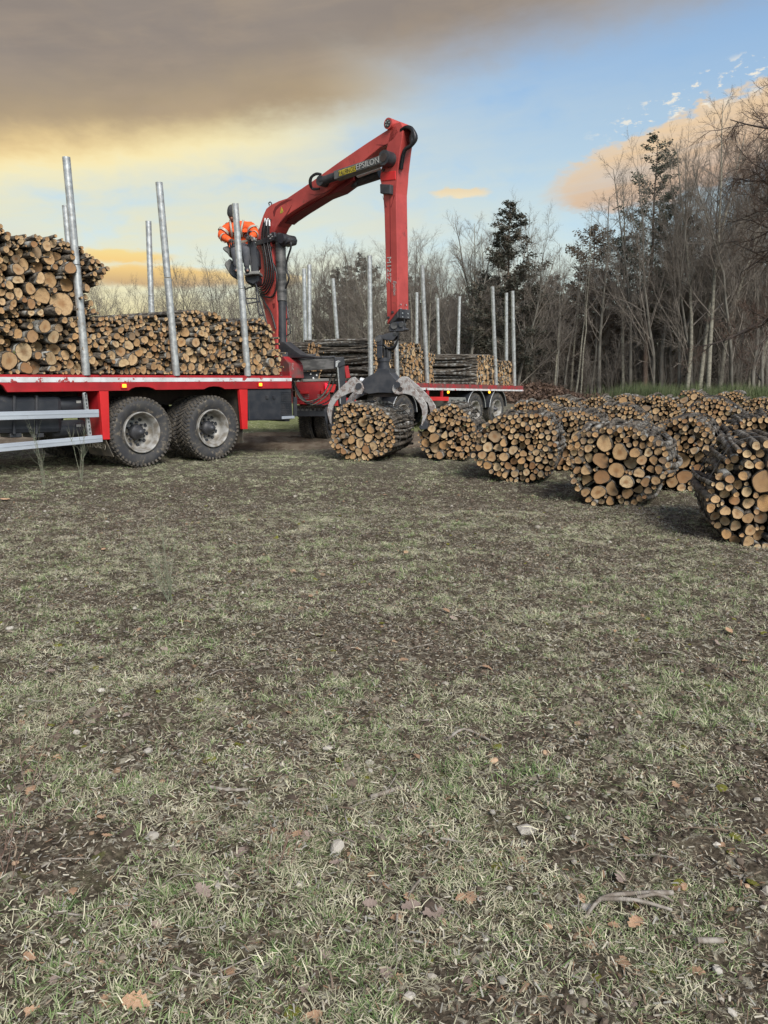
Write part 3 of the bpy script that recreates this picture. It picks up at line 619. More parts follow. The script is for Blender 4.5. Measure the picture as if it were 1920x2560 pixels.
def log_mesh(r, L, seed, k=14, rings=7, bow=.02, irr=.09, split=0):
    g = np.random.default_rng(seed); ph = g.random(4) * 6.28; th = np.arange(k) / k * 2 * math.pi
    prof = 1 + irr * (.7 * np.cos(2 * th + ph[0]) + .45 * np.cos(3 * th + ph[1])) + g.normal(0, irr * .2, k)
    if split: prof = np.where(np.cos(th - ph[0]) > .35, np.minimum(prof, .35 / np.maximum(np.cos(th - ph[0]), .35)), prof)
    vs = []; rad = []; bx, bz = g.normal(0, bow, 2); tp = 1 - g.uniform(.03, .18)
    for i in range(rings + 1):
        f = i / rings; s_ = (1 + (tp - 1) * f) * (1 + g.normal(0, .03) * (0 < i < rings)); cx, cz = bx * 4 * f * (1 - f) + g.normal(0, .004), bz * 4 * f * (1 - f)
        for j in range(k):
            w_ = prof[j] * s_ * (1 + g.normal(0, .025)); vs.append((cx + r * w_ * math.cos(th[j]), f * L, cz + r * w_ * math.sin(th[j]))); rad.append(1)
    fs = [(i * k + j, (i + 1) * k + j, (i + 1) * k + (j + 1) % k, i * k + (j + 1) % k) for i in range(rings) for j in range(k)]; mi = [0] * len(fs)
    tilt = g.normal(0, .07, 4)
    for e_, i in ((0, 0), (1, rings)):
        base = i * k
        for j in range(k):
            v = vs[base + j]; vs[base + j] = (v[0], v[1] + tilt[2 * e_] * v[0] + tilt[2 * e_ + 1] * v[2], v[2])
        ib = len(vs); c = np.mean([vs[base + j] for j in range(k)], 0)
        for q in (.9, .45):
            for j in range(k): vs.append(tuple(c + (np.array(vs[base + j]) - c) * q + np.array([0, (-.004 if e_ == 0 else .004) * (q > .6), 0]))); rad.append(q if q < .6 else .86)
        vs.append(tuple(c)); rad.append(0); cc = len(vs) - 1
        for j in range(k):
            j2 = (j + 1) % k; A = [(base + j, base + j2, ib + j2, ib + j), (ib + j, ib + j2, ib + k + j2, ib + k + j), (ib + k + j, ib + k + j2, cc)]
            fs += A if e_ == 0 else [t[::-1] for t in A]; mi += [1] * 3
    me = bpy.data.meshes.new('log'); me.from_pydata(vs, [], fs); me.materials.append(MBARK); me.materials.append(MEND)
    me.polygons.foreach_set('material_index', mi); me.polygons.foreach_set('use_smooth', [m_ == 0 for m_ in mi])
    a = me.attributes.new('rad', 'FLOAT', 'POINT'); a.data.foreach_set('value', rad); return me
RC = [.014, .020, .027, .034, .042, .052, .064, .08, .10, .13, .17, .22]
LIB = {}
def get_log(r, L, var=None, fine=False):
    i = min(range(len(RC)), key=lambda j: abs(RC[j] - r) / RC[j]); v = rnd.randrange(5) if var is None else var
    key = (i, v, L, fine)
    if key not in LIB:
        LIB[key] = log_mesh(RC[i], L, i * 31 + v * 7 + int(L * 100), k=(20 if fine else 14) if RC[i] > .03 else (12 if fine else 8), rings=8 if fine else 5, bow=.034 if RC[i] < .05 else .024 if RC[i] < .09 else .012, irr=.17 if v in (1, 3) else .09, split=(v == 4 and .05 < RC[i] < .11))
    return LIB[key], r / RC[i]
def mix_sizes(rs, area, seed, fill=.60):
    # large and medium logs up to a share of the face, thin ones for the rest
    g = np.random.default_rng(seed + 5); rs = list(rs); g.shuffle(rs); out = []; a = 0
    for r in sorted([r for r in rs if r > .085], reverse=True) + [r for r in rs if r <= .085]:
        if r > .03:
            if a > fill * area: continue
            a += math.pi * r * r
        out.append(r)
    return out + list(g.uniform(.016, .032, int(area * 150)))
def pack(inside, bb, radii, K=260, gap=0.0, seed=0):
    g = np.random.default_rng(seed); P = np.zeros((0, 2)); Q = np.zeros(0)
    for r in sorted(radii, reverse=True):
        c = np.stack([g.uniform(bb[0], bb[1], K), g.uniform(bb[2], bb[3], K)], -1); c = c[inside(c[:, 0], c[:, 1], r)]
        if len(c) == 0: continue
        if len(P):
            d = np.sqrt(((c[:, None] - P[None]) ** 2).sum(-1)) - Q[None] - r * .96 - gap; mn = d.min(1); ok = mn > 0
            if not ok.any(): continue
            c = c[ok]; ds = np.sort(d[ok], 1)[:, :3]; sc_ = ds.sum(1) * (1 if r < .09 else g.uniform(.2, 1, len(ds))) + .10 * (c[:, 1] - bb[2]); j = int(np.argmin(sc_))
        else: j = 0
        P = np.vstack([P, c[j]]); Q = np.append(Q, r)
    return P, Q
def radii(n, med, sig, big=(), seed=0, lo=.013, hi=.085):
    g = np.random.default_rng(seed); return list(np.clip(med * .74 * np.exp(g.normal(0, sig * 1.1, int(n * 1.25))), lo, hi)) + list(g.uniform(.013, .024, n // 2)) + list(big)
MWIRE = mat('baling_wire', (.03, .03, .03), (.08, .07, .06), 10, .6)
def bundle(front, az_, w_, h_, L=1.3, n=110, med=.042, sig=.35, big=(), seed=0, label='', fine=False, jit=.055, e_=2.25, wires=True, group='wire-tied log bundles lying on the field'):
    root = empty('log_bundle', front, -R(az_), label=label, cat='log bundle', group=group)
    a, b = w_ / 2, h_ / 2; ph = seed * 1.7
    def ins(x, z, r):
        t = np.arctan2(z - b, x); k = 1 + .055 * np.sin(3 * t + ph) + .03 * np.sin(5 * t + ph * 2); zz = np.where(z < b, (z - b) * .97, z - b)
        return ((np.abs(x) / (a * k - r)) ** e_ + (np.abs(zz) / (b * k - r)) ** e_ < 1) & (z > r)
    P, Q = pack(ins, (-a, a, 0, h_), mix_sizes(radii(n, med, sig, big, seed), .84 * w_ * h_, seed, .56), seed=seed, K=420, gap=.0035)
    g = random.Random(seed)
    for (x, z), r in list(zip(P, Q))[:299]:
        me, s_ = get_log(r, L, fine=fine)
        inst(me, 'log', root, (x, g.gauss(0, jit), z), (g.gauss(0, .013), g.uniform(0, 6.28), g.gauss(0, .016)), (s_, 1, s_))
    if wires:
        for f in (.16, .5, .82):
            pts = []
            for i in range(44):
                q = i / 44 * 6.283; c_, s__ = math.cos(q), math.sin(q); pts.append(((a + .004) * (1 + .055 * math.sin(3 * q + ph) + .03 * math.sin(5 * q + 2 * ph)) * math.copysign(abs(c_) ** (2 / e_), c_), L * f + .05 * math.sin(q * 2 + seed) + g.gauss(0, .006), b + (b + .004) * (1 + .055 * math.sin(3 * q + ph) + .03 * math.sin(5 * q + 2 * ph)) * math.copysign(abs(s__) ** (2 / e_), s__)))
            MB().tube(pts, .005, 5, closed=True).build('tie_wire', MWIRE, root)
    return root
def gfront(px, py): p_ = on_z(px, py, 0.0); return Vector((p_.x, p_.y, -.01))
BG = []
def B(px, base, az_, w_, h_, **kw): return bundle(gfront(px, base), az_, w_, h_, **kw)
B(903, 1152, 17, 1.12, .94, n=150, med=.038, sig=.42, big=(.075, .08, .07, .068), seed=1, jit=.05, label='tied log bundle held by the open crane grapple, standing alone in front of the trailer')
B(1118, 1150, 15, .98, .90, n=140, med=.040, sig=.40, big=(.09, .085, .07), seed=2, label='tied log bundle directly right of the one under the grapple, half hiding the trailer wheels')
B(1290, 1203, 16, 1.12, .90, n=190, med=.036, sig=.32, big=(.062, .06), seed=3, fine=True, label='tied bundle of many thin logs in the front row, left of the big-log bundle')
B(1533, 1264, 24, 1.02, .86, n=120, med=.044, sig=.42, big=(.085, .082, .085, .075, .07), seed=4, fine=True, label='tied bundle of thick logs in the front row with grey lichened bark on its right')
B(1930, 1374, 18, 1.02, .84, n=140, med=.039, sig=.40, big=(.115, .075, .07, .07), seed=5, fine=True, label='nearest log bundle, cut off by the right edge, with one very large log low down')
B(1690, 1226, 26, 1.00, .86, n=130, med=.042, sig=.4, big=(.085, .1, .07), seed=6, label='tied log bundle behind the thick-log one, its long grey bark top showing')
B(1420, 1175, 21, .95, .90, n=120, med=.045, sig=.36, big=(.095, .08), seed=7, label='log bundle in the second row, seen between the thin-log and thick-log bundles')
B(1540, 1145, 22, .92, .92, n=120, med=.042, sig=.36, big=(.09,), seed=8, label='log bundle in the third row behind the gap of the thick-log bundle')
B(1775, 1165, 24, 1.10, 1.02, n=150, med=.044, sig=.4, big=(.09, .085), seed=9, label='tall log bundle in the second row at right with a rounded grey top')
B(1905, 1225, 20, 1.0, .92, n=120, med=.045, sig=.4, big=(.09,), seed=10, label='mossy-topped log bundle behind the nearest one at the right edge')
row = [(1330, 1115, .92), (1400, 1102, .96), (1478, 1098, .94), (1560, 1090, 1.0), (1642, 1094, .98), (1722, 1090, 1.06), (1810, 1090, 1.06), (1895, 1096, .94)]
words = ['leftmost bundle of the back row, beside the end of the trailer', 'second bundle of the back row from the trailer', 'back row bundle in front of the two pale curved trunks', 'back row bundle with a raised centre, right of the curved trunks',
         'back row bundle with green grass showing just behind it', 'back row bundle with large bright log ends on top', 'back row bundle with a long grey bark top, below the birches', 'rightmost bundle of the back row, low at the picture edge']
for i, (px, py, hh) in enumerate(row):
    B(px, py, 20 + i * 1.5, 1.0, hh, n=70, med=.05, sig=.4, big=(.1, .08), seed=30 + i, wires=False, label=words[i])
# ------------------------------------------------------------------ truck
TK = Frame(on_z(352, 1169), 50.0)
truck = empty('log_truck', TK.o, TK.a, label='red flatbed log truck with muddy twin wheels and galvanised side stakes', cat='truck')
L = TK.loc
def poly(name, fr, parent, m, pts, n0, n1, nt_=None, bevel=.004, **kw):
    """outline traced at depth nt_ (default n0) and given thickness n0..n1"""
    q = [fr.loc(x, y, n0 if nt_ is None else nt_) for x, y in pts]
    return MB().prism(q, n0, n1).build(name, m, parent, bevel, **kw)
ztop = L(300, 937)[1]; s_end = L(729, 950)[0]; s_left = L(-420, 950)[0]
poly('side_beam', TK, truck, M['red'], [(-420, 934), (729, 939.5), (729, 971), (562, 972.8), (556, 969), (549, 966.8), (536, 965.8), (524, 966.8), (517, 969.5), (511, 973.2), (389, 974.8), (383, 971), (374, 968), (356, 966.8), (338, 968), (329, 971.5), (322, 976.5), (19, 980.5), (14, 974), (10, 967), (3, 961), (-8, 958), (-420, 950)], 0, .05)
poly('reflective_stripe', TK, truck, M['white'], [(-420, 941), (729, 945.2), (729, 953), (100, 955.6), (-420, 957)], -.004, -.0005, 0, 0)
b = MB()
for i in range(14):                                      # loading floor planks
    pass
mdeck = mat('deck_steel', (.10, .05, .045), (.16, .14, .13), 4, .7)
n_pl = 12
for i in range(n_pl):
    w_ = 2.4 / n_pl; inst_b = MB().box(((s_left + s_end) / 2, .05 + w_ * (i + .5), ztop - .06), (s_end - s_left, w_ - .008, .05)); inst_b.build('deck_plank', mdeck, truck, .003)
MB().prism([(s_left, ztop - .22), (s_end, ztop - .22), (s_end, ztop), (s_left, ztop)], 2.45, 2.5).build('side_beam', M['red'], truck, .004, label='red side beam on the far side')
poly('end_plate', TK, truck, M['red'], [(716, 941), (728.5, 941), (728.5, 970), (716, 970)], .05, 2.45, 0)
for n_ in (.80, 1.55):
    MB().box(((s_left + s_end) / 2, n_, ztop - .33), (s_end - s_left + .9, .09, .30)).build('chassis_rail', M['chassis'], truck, .005)
for k in range(9):
    MB().box((s_left + .4 + k * (s_end - s_left - .6) / 8, 1.25, ztop - .15), (.09, 2.3, .10)).build('cross_member', M['chassis'], truck)
# stakes
def stake(fr, parent, b_, t_, n, r=.056, **kw):
    pb = fr.L3(*b_, n); pt = fr.L3(*t_, n); m_ = pb.lerp(pt, .52)
    o = MB().tube([pb, m_ - (pt - pb) * .004], r, 18).tube([m_, pt], r * .93, 18).build('stake', M['galv'], parent, **kw)
    return o
for b_, t_ in (((216, 938), (165.5, 393)), ((441, 939), (397.5, 456)), ((619, 940), (588, 509)), ((-60, 936), (-140, 300))): stake(TK, truck, b_, t_, .02)
for b_, t_ in (((200, 935), (163, 514)), ((384, 936), (371, 553))): stake(TK, truck, b_, t_, 2.42)
for px in (216, 441, 619): s_, z_ = L(px, 940); MB().box((s_, .09, ztop - .09), (.16, .1, .18)).build('stake_socket', M['red'], truck, .006)
# wheels
def make_tyre(ri, ro, w_, lugs, lugh=.022, chev=True):
    b = MB(); h = w_ / 2
    b.lathe([(ri, -h * .62), (ri + .03, -h * .78), (ri + (ro - ri) * .5, -h * 1.02), (ro - .07, -h * .99), (ro - .025, -h * .90), (ro - .006, -h * .72), (ro, 0), (ro - .006, h * .72), (ro - .025, h * .90), (ro - .07, h * .99), (ri + (ro - ri) * .5, h * 1.02), (ri + .03, h * .78), (ri, h * .62)], 72)
    t = MB()
    for i in range(lugs):
        for s_, off in ((-1, 0), (1, .5)):
            q = (i + off) / lugs * 2 * math.pi; rm = ro + lugh / 2 - .008
            rot = Matrix.Rotation(-q, 3, 'Y') @ Matrix.Rotation(s_ * .5, 3, 'X')
            wt = 2 * math.pi * ro / lugs * .52
            t.box((rm * math.cos(q), s_ * h * .44, rm * math.sin(q)), (lugh + .016, h * .82, wt), rot)
            t.box(((ro - .035) * math.cos(q), s_ * h * .92, (ro - .035) * math.sin(q)), (.06, h * .10, wt * .8), Matrix.Rotation(-q, 3, 'Y') @ Matrix.Rotation(s_ * .32, 3, 'Z'))
    return b.mesh('tyre', [M['rubber']]), t.mesh('tread', [M['mudrubber']])
TYRE, TREAD = make_tyre(.30, .518, .31, 46, .010)
TYRE2, TREAD2 = make_tyre(.285, .50, .28, 60, .012)
def rim_mesh(r):
    b = MB(); b.lathe([(r + .008, -.150), (r, -.155), (r - .012, -.150), (r - .018, -.125), (r - .035, -.11), (r - .04, -.01), (r - .055, .03), (r - .10, .055), (r - .17, .06), (.09, .06)], 48)
    b.lathe([(r + .006, -.15), (r + .006, .14)], 48); return b.mesh('rim', [M['rim']])
RIM = rim_mesh(.30); RIM2 = rim_mesh(.285)
def holes_mesh(r):  # black discs: the dark of open holes put into colour
    b = MB()
    for i in range(10):
        q = i / 10 * 6.283 + .15; rr = r - .095; c = Vector((rr * math.cos(q), .052, rr * math.sin(q))); b.tube([c + Vector((0, .02, 0)), c - Vector((0, .010, 0))], .029, 14)
    return b.mesh('hand_hole', [M['black']])
def nuts_mesh(r):
    b = MB()
    for i in range(10):
        q = i / 10 * 6.283 + .46; rr = .145; c = Vector((rr * math.cos(q), .055, rr * math.sin(q))); b.tube([c, c - Vector((0, .05, 0))], .017, 6)
    return b.mesh('wheel_nut', [M['black']])
HOLE = holes_mesh(.30); NUT = nuts_mesh(.30)
hb = MB(); hb.lathe([(.115, .06), (.115, .0), (.10, -.04), (.075, -.05), (.07, -.10), (.045, -.12), (.04, -.145), (0, -.145)], 28); HUB = hb.mesh('hub', [M['darksteel']])
def wheel(parent, c, rz=0, rims=True, kind=1, spin=0, tread=True):
    w_ = empty('wheel', c, rz); w_.parent = parent; w_.rotation_euler = (0, spin, rz)
    inst(TYRE if kind == 1 else TYRE2, 'tyre', w_)
    if tread: inst(TREAD if kind == 1 else TREAD2, 'tread', w_, kind='stuff')
    if rims: inst(RIM if kind == 1 else RIM2, 'rim', w_); inst(HOLE, 'hand_holes', w_); inst(NUT, 'wheel_nuts', w_); inst(HUB, 'hub', w_)
    return w_
c1 = TK.L3(357, 1083, 0); c2 = TK.L3(535, 1071, 0)
for c, sp in ((c1, .3), (c2, 1.1)):
    wheel(truck, (c.x, .155, .525), spin=sp); wheel(truck, (c.x, .50, .525), rims=False, spin=sp + .4)
    wheel(truck, (c.x, 1.95, .525), rims=False, spin=.5); wheel(truck, (c.x, 2.3, .525), rims=False, spin=.8)
    MB().cyl((c.x, .2, .525), (c.x, 2.3, .525), .09, 12).tube([(c.x, 1.1, .525), (c.x, 1.2, .525), (c.x, 1.3, .525)], [.16, .22, .16], 14).build('axle', M['chassis'], truck)
    MB().box((c.x, .85, .72), (.9, .09, .06)).build('leaf_spring', M['chassis'], truck)
# lights
for px, py in ((308.5, 964.5), (649, 961.5), (-60, 970)):
    s_, z_ = L(px, py); o = MB().box((s_, -.012, z_), (.10, .022, .075)).build('marker_light', M['redbright'], truck, .004); MB().box((s_, -.026, z_), (.062, .014, .048)).build('lens', M['amber'], o, .006)
# bracket boxes round the wheels
poly('mudguard_bracket', TK, truck, M['redbright'], [(248.5, 978), (271.5, 978), (275, 1098.5), (258, 1099)], .0, .06)
q = [TK.loc(x, y, 0) for x, y in ((248.5, 979), (258, 1099))]; z0 = L(258, 1093)[1]
b = MB(); b.add([(q[0][0], .06, q[0][1]), (q[1][0], .06, q[1][1]), (q[1][0], .62, q[1][1] + .02), (q[0][0], .62, q[0][1]), (q[0][0] + .012, .06, q[0][1]), (q[1][0] + .012, .06, q[1][1]), (q[1][0] + .012, .62, q[1][1] + .02), (q[0][0] + .012, .62, q[0][1])], [(0, 3, 2, 1), (4, 5, 6, 7), (0, 1, 5, 4), (2, 3, 7, 6), (0, 4, 7, 3), (1, 2, 6, 5)])
b.build('mudguard_plate', M['red'], truck)
poly('mudguard_bracket', TK, truck, M['redbright'], [(598.5, 973.5), (619, 973.5), (619.5, 1072.5), (606.5, 1073)], .0, .06)
def flap(px0, y0, y1, n0, n1, name='mud_flap', slant=.0):
    s0, za = L(px0, y0, n0); _, zb = L(px0, y1, n0)
    return MB().add([(s0, n0, za), (s0, n1, za), (s0 + slant, n1 + .03, zb), (s0 + slant, n0 - .02, zb), (s0 + .014, n0, za), (s0 + .014, n1, za), (s0 + .014 + slant, n1 + .03, zb), (s0 + .014 + slant, n0 - .02, zb)],
        [(0, 3, 2, 1), (4, 5, 6, 7), (0, 1, 5, 4), (2, 3, 7, 6), (0, 4, 7, 3), (1, 2, 6, 5)]).build(name, M['flap'], truck)
fl = flap(263, 1099, 1143, .02, .62, slant=.10)
s0, zt = L(261, 1112, .02)
text_part('T.T.FORET)', .105, truck, M['lettermud'], (L(263, 1099, .02)[0] + .028, .34, zt - .03), (R(90), 0, R(-90)), sx=1.05)
flap(601, 975, 1108, .08, .66)
# dark inner mudguards / underbody box between the wheel sets
MB().box(((L(590, 1000)[0]), 1.25, .86), (.05, .9, .5)).build('cross_member', M['chassis'], truck)
# side guard
def rail(pts, name='side_guard_rail'):
    o = poly(name, TK, truck, M['alu'], pts, -.05, -.012, -.05, .006)
    return o
rail([(-420, 1040), (247.5, 1023.5), (248, 1043), (100, 1047.5), (-420, 1064)])
rail([(-420, 1147), (256, 1087.5), (257.5, 1105), (-420, 1171)])
for yy in (1030, ): poly('rail_rib', TK, truck, M['alu'], [(-420, 1049.5), (247, 1031), (247, 1033), (-420, 1051.8)], -.056, -.05, -.05, 0)
poly('rail_rib', TK, truck, M['alu'], [(-420, 1156), (256, 1094), (256.5, 1096), (-420, 1158.4)], -.056, -.05, -.05, 0)
poly('side_guard_post', TK, truck, M['galv'], [(208.5, 985), (210, 981.5), (214, 981), (217.5, 984), (230, 1089), (221, 1090)], -.010, .03)
for k in range(11):
    t_ = (k + .8) / 11.5; x = 213.2 + 12.5 * t_; y = 984 + 105 * t_; poly('slot', TK, truck, M['black'], [(x - 1.2, y - 2.6), (x + 1.2, y - 2.6), (x + 1.9, y + 2.6), (x - .6, y + 2.6)], -.0125, -.0102, -.010, 0)
s_, z_ = L(213, 985); MB().cyl((s_, -.014, z_), (s_, .0, z_), .016, 12).build('pivot_bolt', M['black'], truck)
# fuel tank and straps
pts = [L(x, y, .12) for x, y in ((-260, 990), (157, 989), (159, 1083), (-260, 1092))]
MB().prism(pts, .12, .70).build('fuel_tank', M['black'], truck, .07)
for px in (36, 92):
    pts = [L(x, y, .10) for x, y in ((px - 3, 988), (px + 4, 988), (px + 4, 1086), (px - 3, 1086))]; MB().prism(pts, .095, .73).build('tank_strap', M['darksteel'], truck, .01)
    s_, z_ = L(px, 1088, .2); MB().box((s_, .3, z_), (.16, .3, .06)).build('tank_foot', M['darksteel'], truck, .01)
for py in (1012, 1071):
    s_, z_ = L(186, py, .3); b = MB(); g_ = [(-.42, 0), (-.40, .08), (-.34, .125), (.10, .125), (.16, .10), (.19, .05), (.20, 0)]
    b.tube([(s_ + a, .3, z_) for a, r_ in g_], [max(r_, .001) for a, r_ in g_], 20).build('air_tank', M['black'], truck)
    s2, z2 = L(197, py - 2, .17); MB().box((s2, .168, z2 + .03), (.07, .004, .035)).build('air_tank_label', M['letter'], truck)
# battery and tool box behind the rear wheels
poly('tool_box', TK, truck, M['black'], [(620, 973), (728, 972), (733, 1048), (705, 1050), (622, 1052)], .03, .62, .03, .02)
for px in (667, 684): s_, z_ = L(px, 993, .03); MB().box((s_, .02, z_), (.05, .03, .055)).build('latch', M['darksteel'], truck, .005)
gb = MB()
for k in range(9): gb.add(*(lambda a, c: ([(a[0] - .004, .024, a[1]), (a[0] + .004, .024, a[1]), (c[0] + .004, .024, c[1]), (c[0] - .004, .024, c[1]), (a[0] - .004, .03, a[1]), (a[0] + .004, .03, a[1]), (c[0] + .004, .03, c[1]), (c[0] - .004, .03, c[1])], [(0, 1, 2, 3), (0, 4, 5, 1), (2, 6, 7, 3), (0, 3, 7, 4), (1, 5, 6, 2)]))(L(704 + k * 2.8, 979, .024), L(704 + k * 2.9, 1038, .024)))
for k in range(14):
    y = 980 + k * 4.4; a = L(703, y, .02); c = L(728, y, .02); gb.box(((a[0] + c[0]) / 2, .022, (a[1] + c[1]) / 2), (c[0] - a[0], .006, .008))
gb.build('vent_grille', M['darksteel'], truck, kind='stuff')
poly('step_plate', TK, truck, M['alu'], [(706, 1041), (736, 1039.5), (737, 1046), (706, 1048)], .005, .029, .005)
poly('tail_flap', TK, truck, M['black'], [(735, 992), (743, 994), (743, 1041), (735, 1042)], .1, .13)
# coupling, hoses
b = MB(); hp = [(738, 950), (752, 985), (778, 1008)]
s_c = s_end + .05
for i, (a, c, d) in enumerate((((732, 951), (775, 1009), (832, 930)), ((733, 955), (782, 1012), (842, 935)), ((735, 960), (790, 1013), (845, 960)), ((732, 957), (770, 1004), (828, 948)), ((734, 962), (798, 1014), (842, 975)))):
    A, Cc, D = TK.L3(*a, .8), TK.L3(*c, .6), TK.L3(*d, .5)
    MB().tube(smoothpts([A, A.lerp(Cc, .5) + Vector((-.03, 0, -.10)), Cc, Cc.lerp(D, .55) + Vector((.05, 0, -.12)), D], 5), .014, 8).build('air_hose', M['olivehose'] if i % 2 else M['hose'], truck)
MB().box((s_end + .35, 1.25, .62), (.9, .18, .16)).build('tow_coupling', M['chassis'], truck, .01)
MB().box((s_end + .15, 1.25, .62), (.14, 1.9, .14)).build('rear_under_run_bar', M['black'], truck, .01)

# ------------------------------------------------------------------ load on the truck
def load(fr, px_poly, n0, lab, group, n=200, med=.04, sig=.45, big=(), seed=0, Lg=2.0, jit=.07, tilt=.02, parent_frame=None, extra=()):
    pl = [fr.loc(x, y, n0) for x, y in px_poly]; xs = [p_[0] for p_ in pl]; zs = [p_[1] for p_ in pl]; A = np.array(pl)
    def ins(x, z, r):
        inside = np.zeros(len(x), bool); k = len(A); dm = np.full(len(x), 9.)
        for i in range(k):
            x1, z1 = A[i]; x2, z2 = A[(i + 1) % k]
            c_ = ((z1 > z) != (z2 > z)) & (x < (x2 - x1) * (z - z1) / (z2 - z1 + 1e-9) + x1); inside ^= c_
            t_ = np.clip(((x - x1) * (x2 - x1) + (z - z1) * (z2 - z1)) / ((x2 - x1) ** 2 + (z2 - z1) ** 2), 0, 1); dm = np.minimum(dm, np.hypot(x - x1 - t_ * (x2 - x1), z - z1 - t_ * (z2 - z1)))
        return inside & (dm > r * .92)
    ar = abs(sum(A[i][0] * A[(i + 1) % len(A)][1] - A[(i + 1) % len(A)][0] * A[i][1] for i in range(len(A)))) / 2
    P, Q = pack(ins, (min(xs), max(xs), min(zs), max(zs)), mix_sizes(radii(n, med, sig, big, seed), ar, seed, .62), K=460, seed=seed, gap=.001)
    c = fr.o + fr.s * float(np.mean(xs)) + fr.n * n0; z0 = min(zs); root = empty('log_stack', (c.x, c.y, z0), fr.a, label=lab, cat='log stack', group=group)
    g = random.Random(seed); xm = float(np.mean(xs))
    for (x, z), r in list(zip(P, Q))[:299]:
        me, s_ = get_log(r, Lg); inst(me, 'log', root, (x - xm, g.gauss(0, jit), z - z0), (g.gauss(0, tilt), g.uniform(0, 6.28), g.gauss(0, tilt * 1.3)), (s_, 1, s_))
    return root
G1 = 'loose log stacks loaded on the truck'
load(TK, [(-40, 936), (-40, 800), (262, 790), (262, 936)], .12, 'lower left log stack on the truck deck, below the tall pile', G1, 520, .046, .42, (.125, .12, .10, .09), 51, jit=.08, tilt=.03)
load(TK, [(-40, 800), (-40, 560), (0, 560), (30, 590), (60, 586), (150, 590), (176, 606), (230, 640), (262, 660), (262, 700), (235, 720), (240, 770), (262, 786), (0, 796)], .10, 'tall ragged upper log pile at the left end of the truck load', G1, 560, .042, .46, (.16, .12, .115, .10, .10, .09, .085), 52, jit=.09, tilt=.035)
load(TK, [(262, 936), (262, 792), (300, 786), (395, 788), (432, 800), (438, 936)], .14, 'low log stack on the truck between the first and second stakes', G1, 300, .040, .42, (.07, .07), 53, tilt=.03)
load(TK, [(440, 936), (440, 780), (480, 774), (540, 784), (562, 800), (568, 936)], .16, 'low log stack on the truck between the second and third stakes', G1, 280, .038, .42, (.085, .08, .07), 54, tilt=.03)
load(TK, [(570, 937), (570, 806), (600, 800), (655, 793), (678, 815), (690, 840), (698, 880), (704, 937)], .18, 'rearmost log stack on the truck, beside the crane column', G1, 260, .038, .42, (.07, .065), 55, tilt=.03)

# ------------------------------------------------------------------ trailer
TR = Frame((-.33, 17.9), 56.0)
trailer = empty('log_trailer', TR.o, TR.a, label='red drawbar log trailer behind the truck with tall galvanised stakes', cat='trailer')
poly('side_beam', TR, trailer, M['redworn'], [(1035, 957.5), (1308.5, 965), (1308.5, 978.3), (1240, 977.6), (1035, 975)], 0, .06)
poly('reflective_stripe', TR, trailer, M['white'], [(1035, 968.6), (1308.5, 974.4), (1308.5, 978), (1035, 974.6)], -.004, -.0005, 0, 0)
poly('side_beam', TR, trailer, M['redworn'], [(852, 952.5), (1034.5, 957.5), (1034.5, 975), (852, 973)], 0, .06)
ze = TR.loc(1308, 965)[1]; zs_ = TR.loc(1035, 958)[1]; se = TR.loc(1308, 965)[0]; ss = TR.loc(852, 953)[0]
for i in range(10):
    w_ = .235; y_ = .06 + w_ * i
    MB().add([(ss, y_, zs_ - .05), (se, y_, ze - .05), (se, y_ + w_ - .008, ze - .05), (ss, y_ + w_ - .008, zs_ - .05), (ss, y_, zs_ - .02), (se, y_, ze - .02), (se, y_ + w_ - .008, ze - .02), (ss, y_ + w_ - .008, zs_ - .02)],
        [(0, 3, 2, 1), (4, 5, 6, 7), (0, 1, 5, 4), (2, 3, 7, 6), (0, 4, 7, 3), (1, 2, 6, 5)]).build('deck_plank', mdeck, trailer)
MB().prism([(ss, zs_ - .16), (se, ze - .16), (se, ze), (ss, zs_)], 2.42, 2.47).build('side_beam', M['redworn'], trailer, .004, label='red side beam on the far side')
MB().prism([(se - .04, ze - .16), (se, ze - .16), (se, ze), (se - .04, ze)], .06, 2.42).build('end_plate', M['redworn'], trailer)
for n_ in (.8, 1.6): MB().prism([(ss, zs_ - .42), (se - .2, ze - .34), (se, ze - .16), (ss, zs_ - .16)], n_, n_ + .1).build('chassis_rail', M['chassis'], trailer)
def tstake(b_, t_, zt=4.1, n_deck=None):
    P = on_z(t_[0], t_[1], zt); loc = TR.to(P); pb = TR.L3(b_[0], b_[1], loc.y); zb = max(ze - .03, 1.0)
    d = (loc - pb); pb2 = loc - d * ((loc.z - zb) / d.z)
    m_ = pb2.lerp(loc, .5)
    MB().tube([pb2, m_], .058, 14).tube([m_, loc], .054, 14).build('stake', M['galv'], trailer)
def tstake_near(b_, t_):
    pb = TR.L3(*b_, .04); pt = TR.L3(*t_, .04); m_ = pb.lerp(pt, .5); MB().tube([pb, m_], .060, 14).tube([m_, pt], .055, 14).build('stake', M['galv'], trailer)
for b_, t_ in (((927, 952), (923.5, 639)), ((993, 957), (984, 652)), ((1068, 957), (1055, 663)), ((1240, 962), (1231, 716)), ((1286, 964), (1281.5, 727))): tstake_near(b_, t_)
for b_, t_ in (((764, 900), (760, 672)), ((774, 903), (773, 662)), ((847, 900), (832, 696)), ((1042, 900), (1042, 731)), ((1097, 900), (1094, 745)), ((1145, 900), (1149, 741)), ((1266, 900), (1266, 732))): tstake(b_, t_)
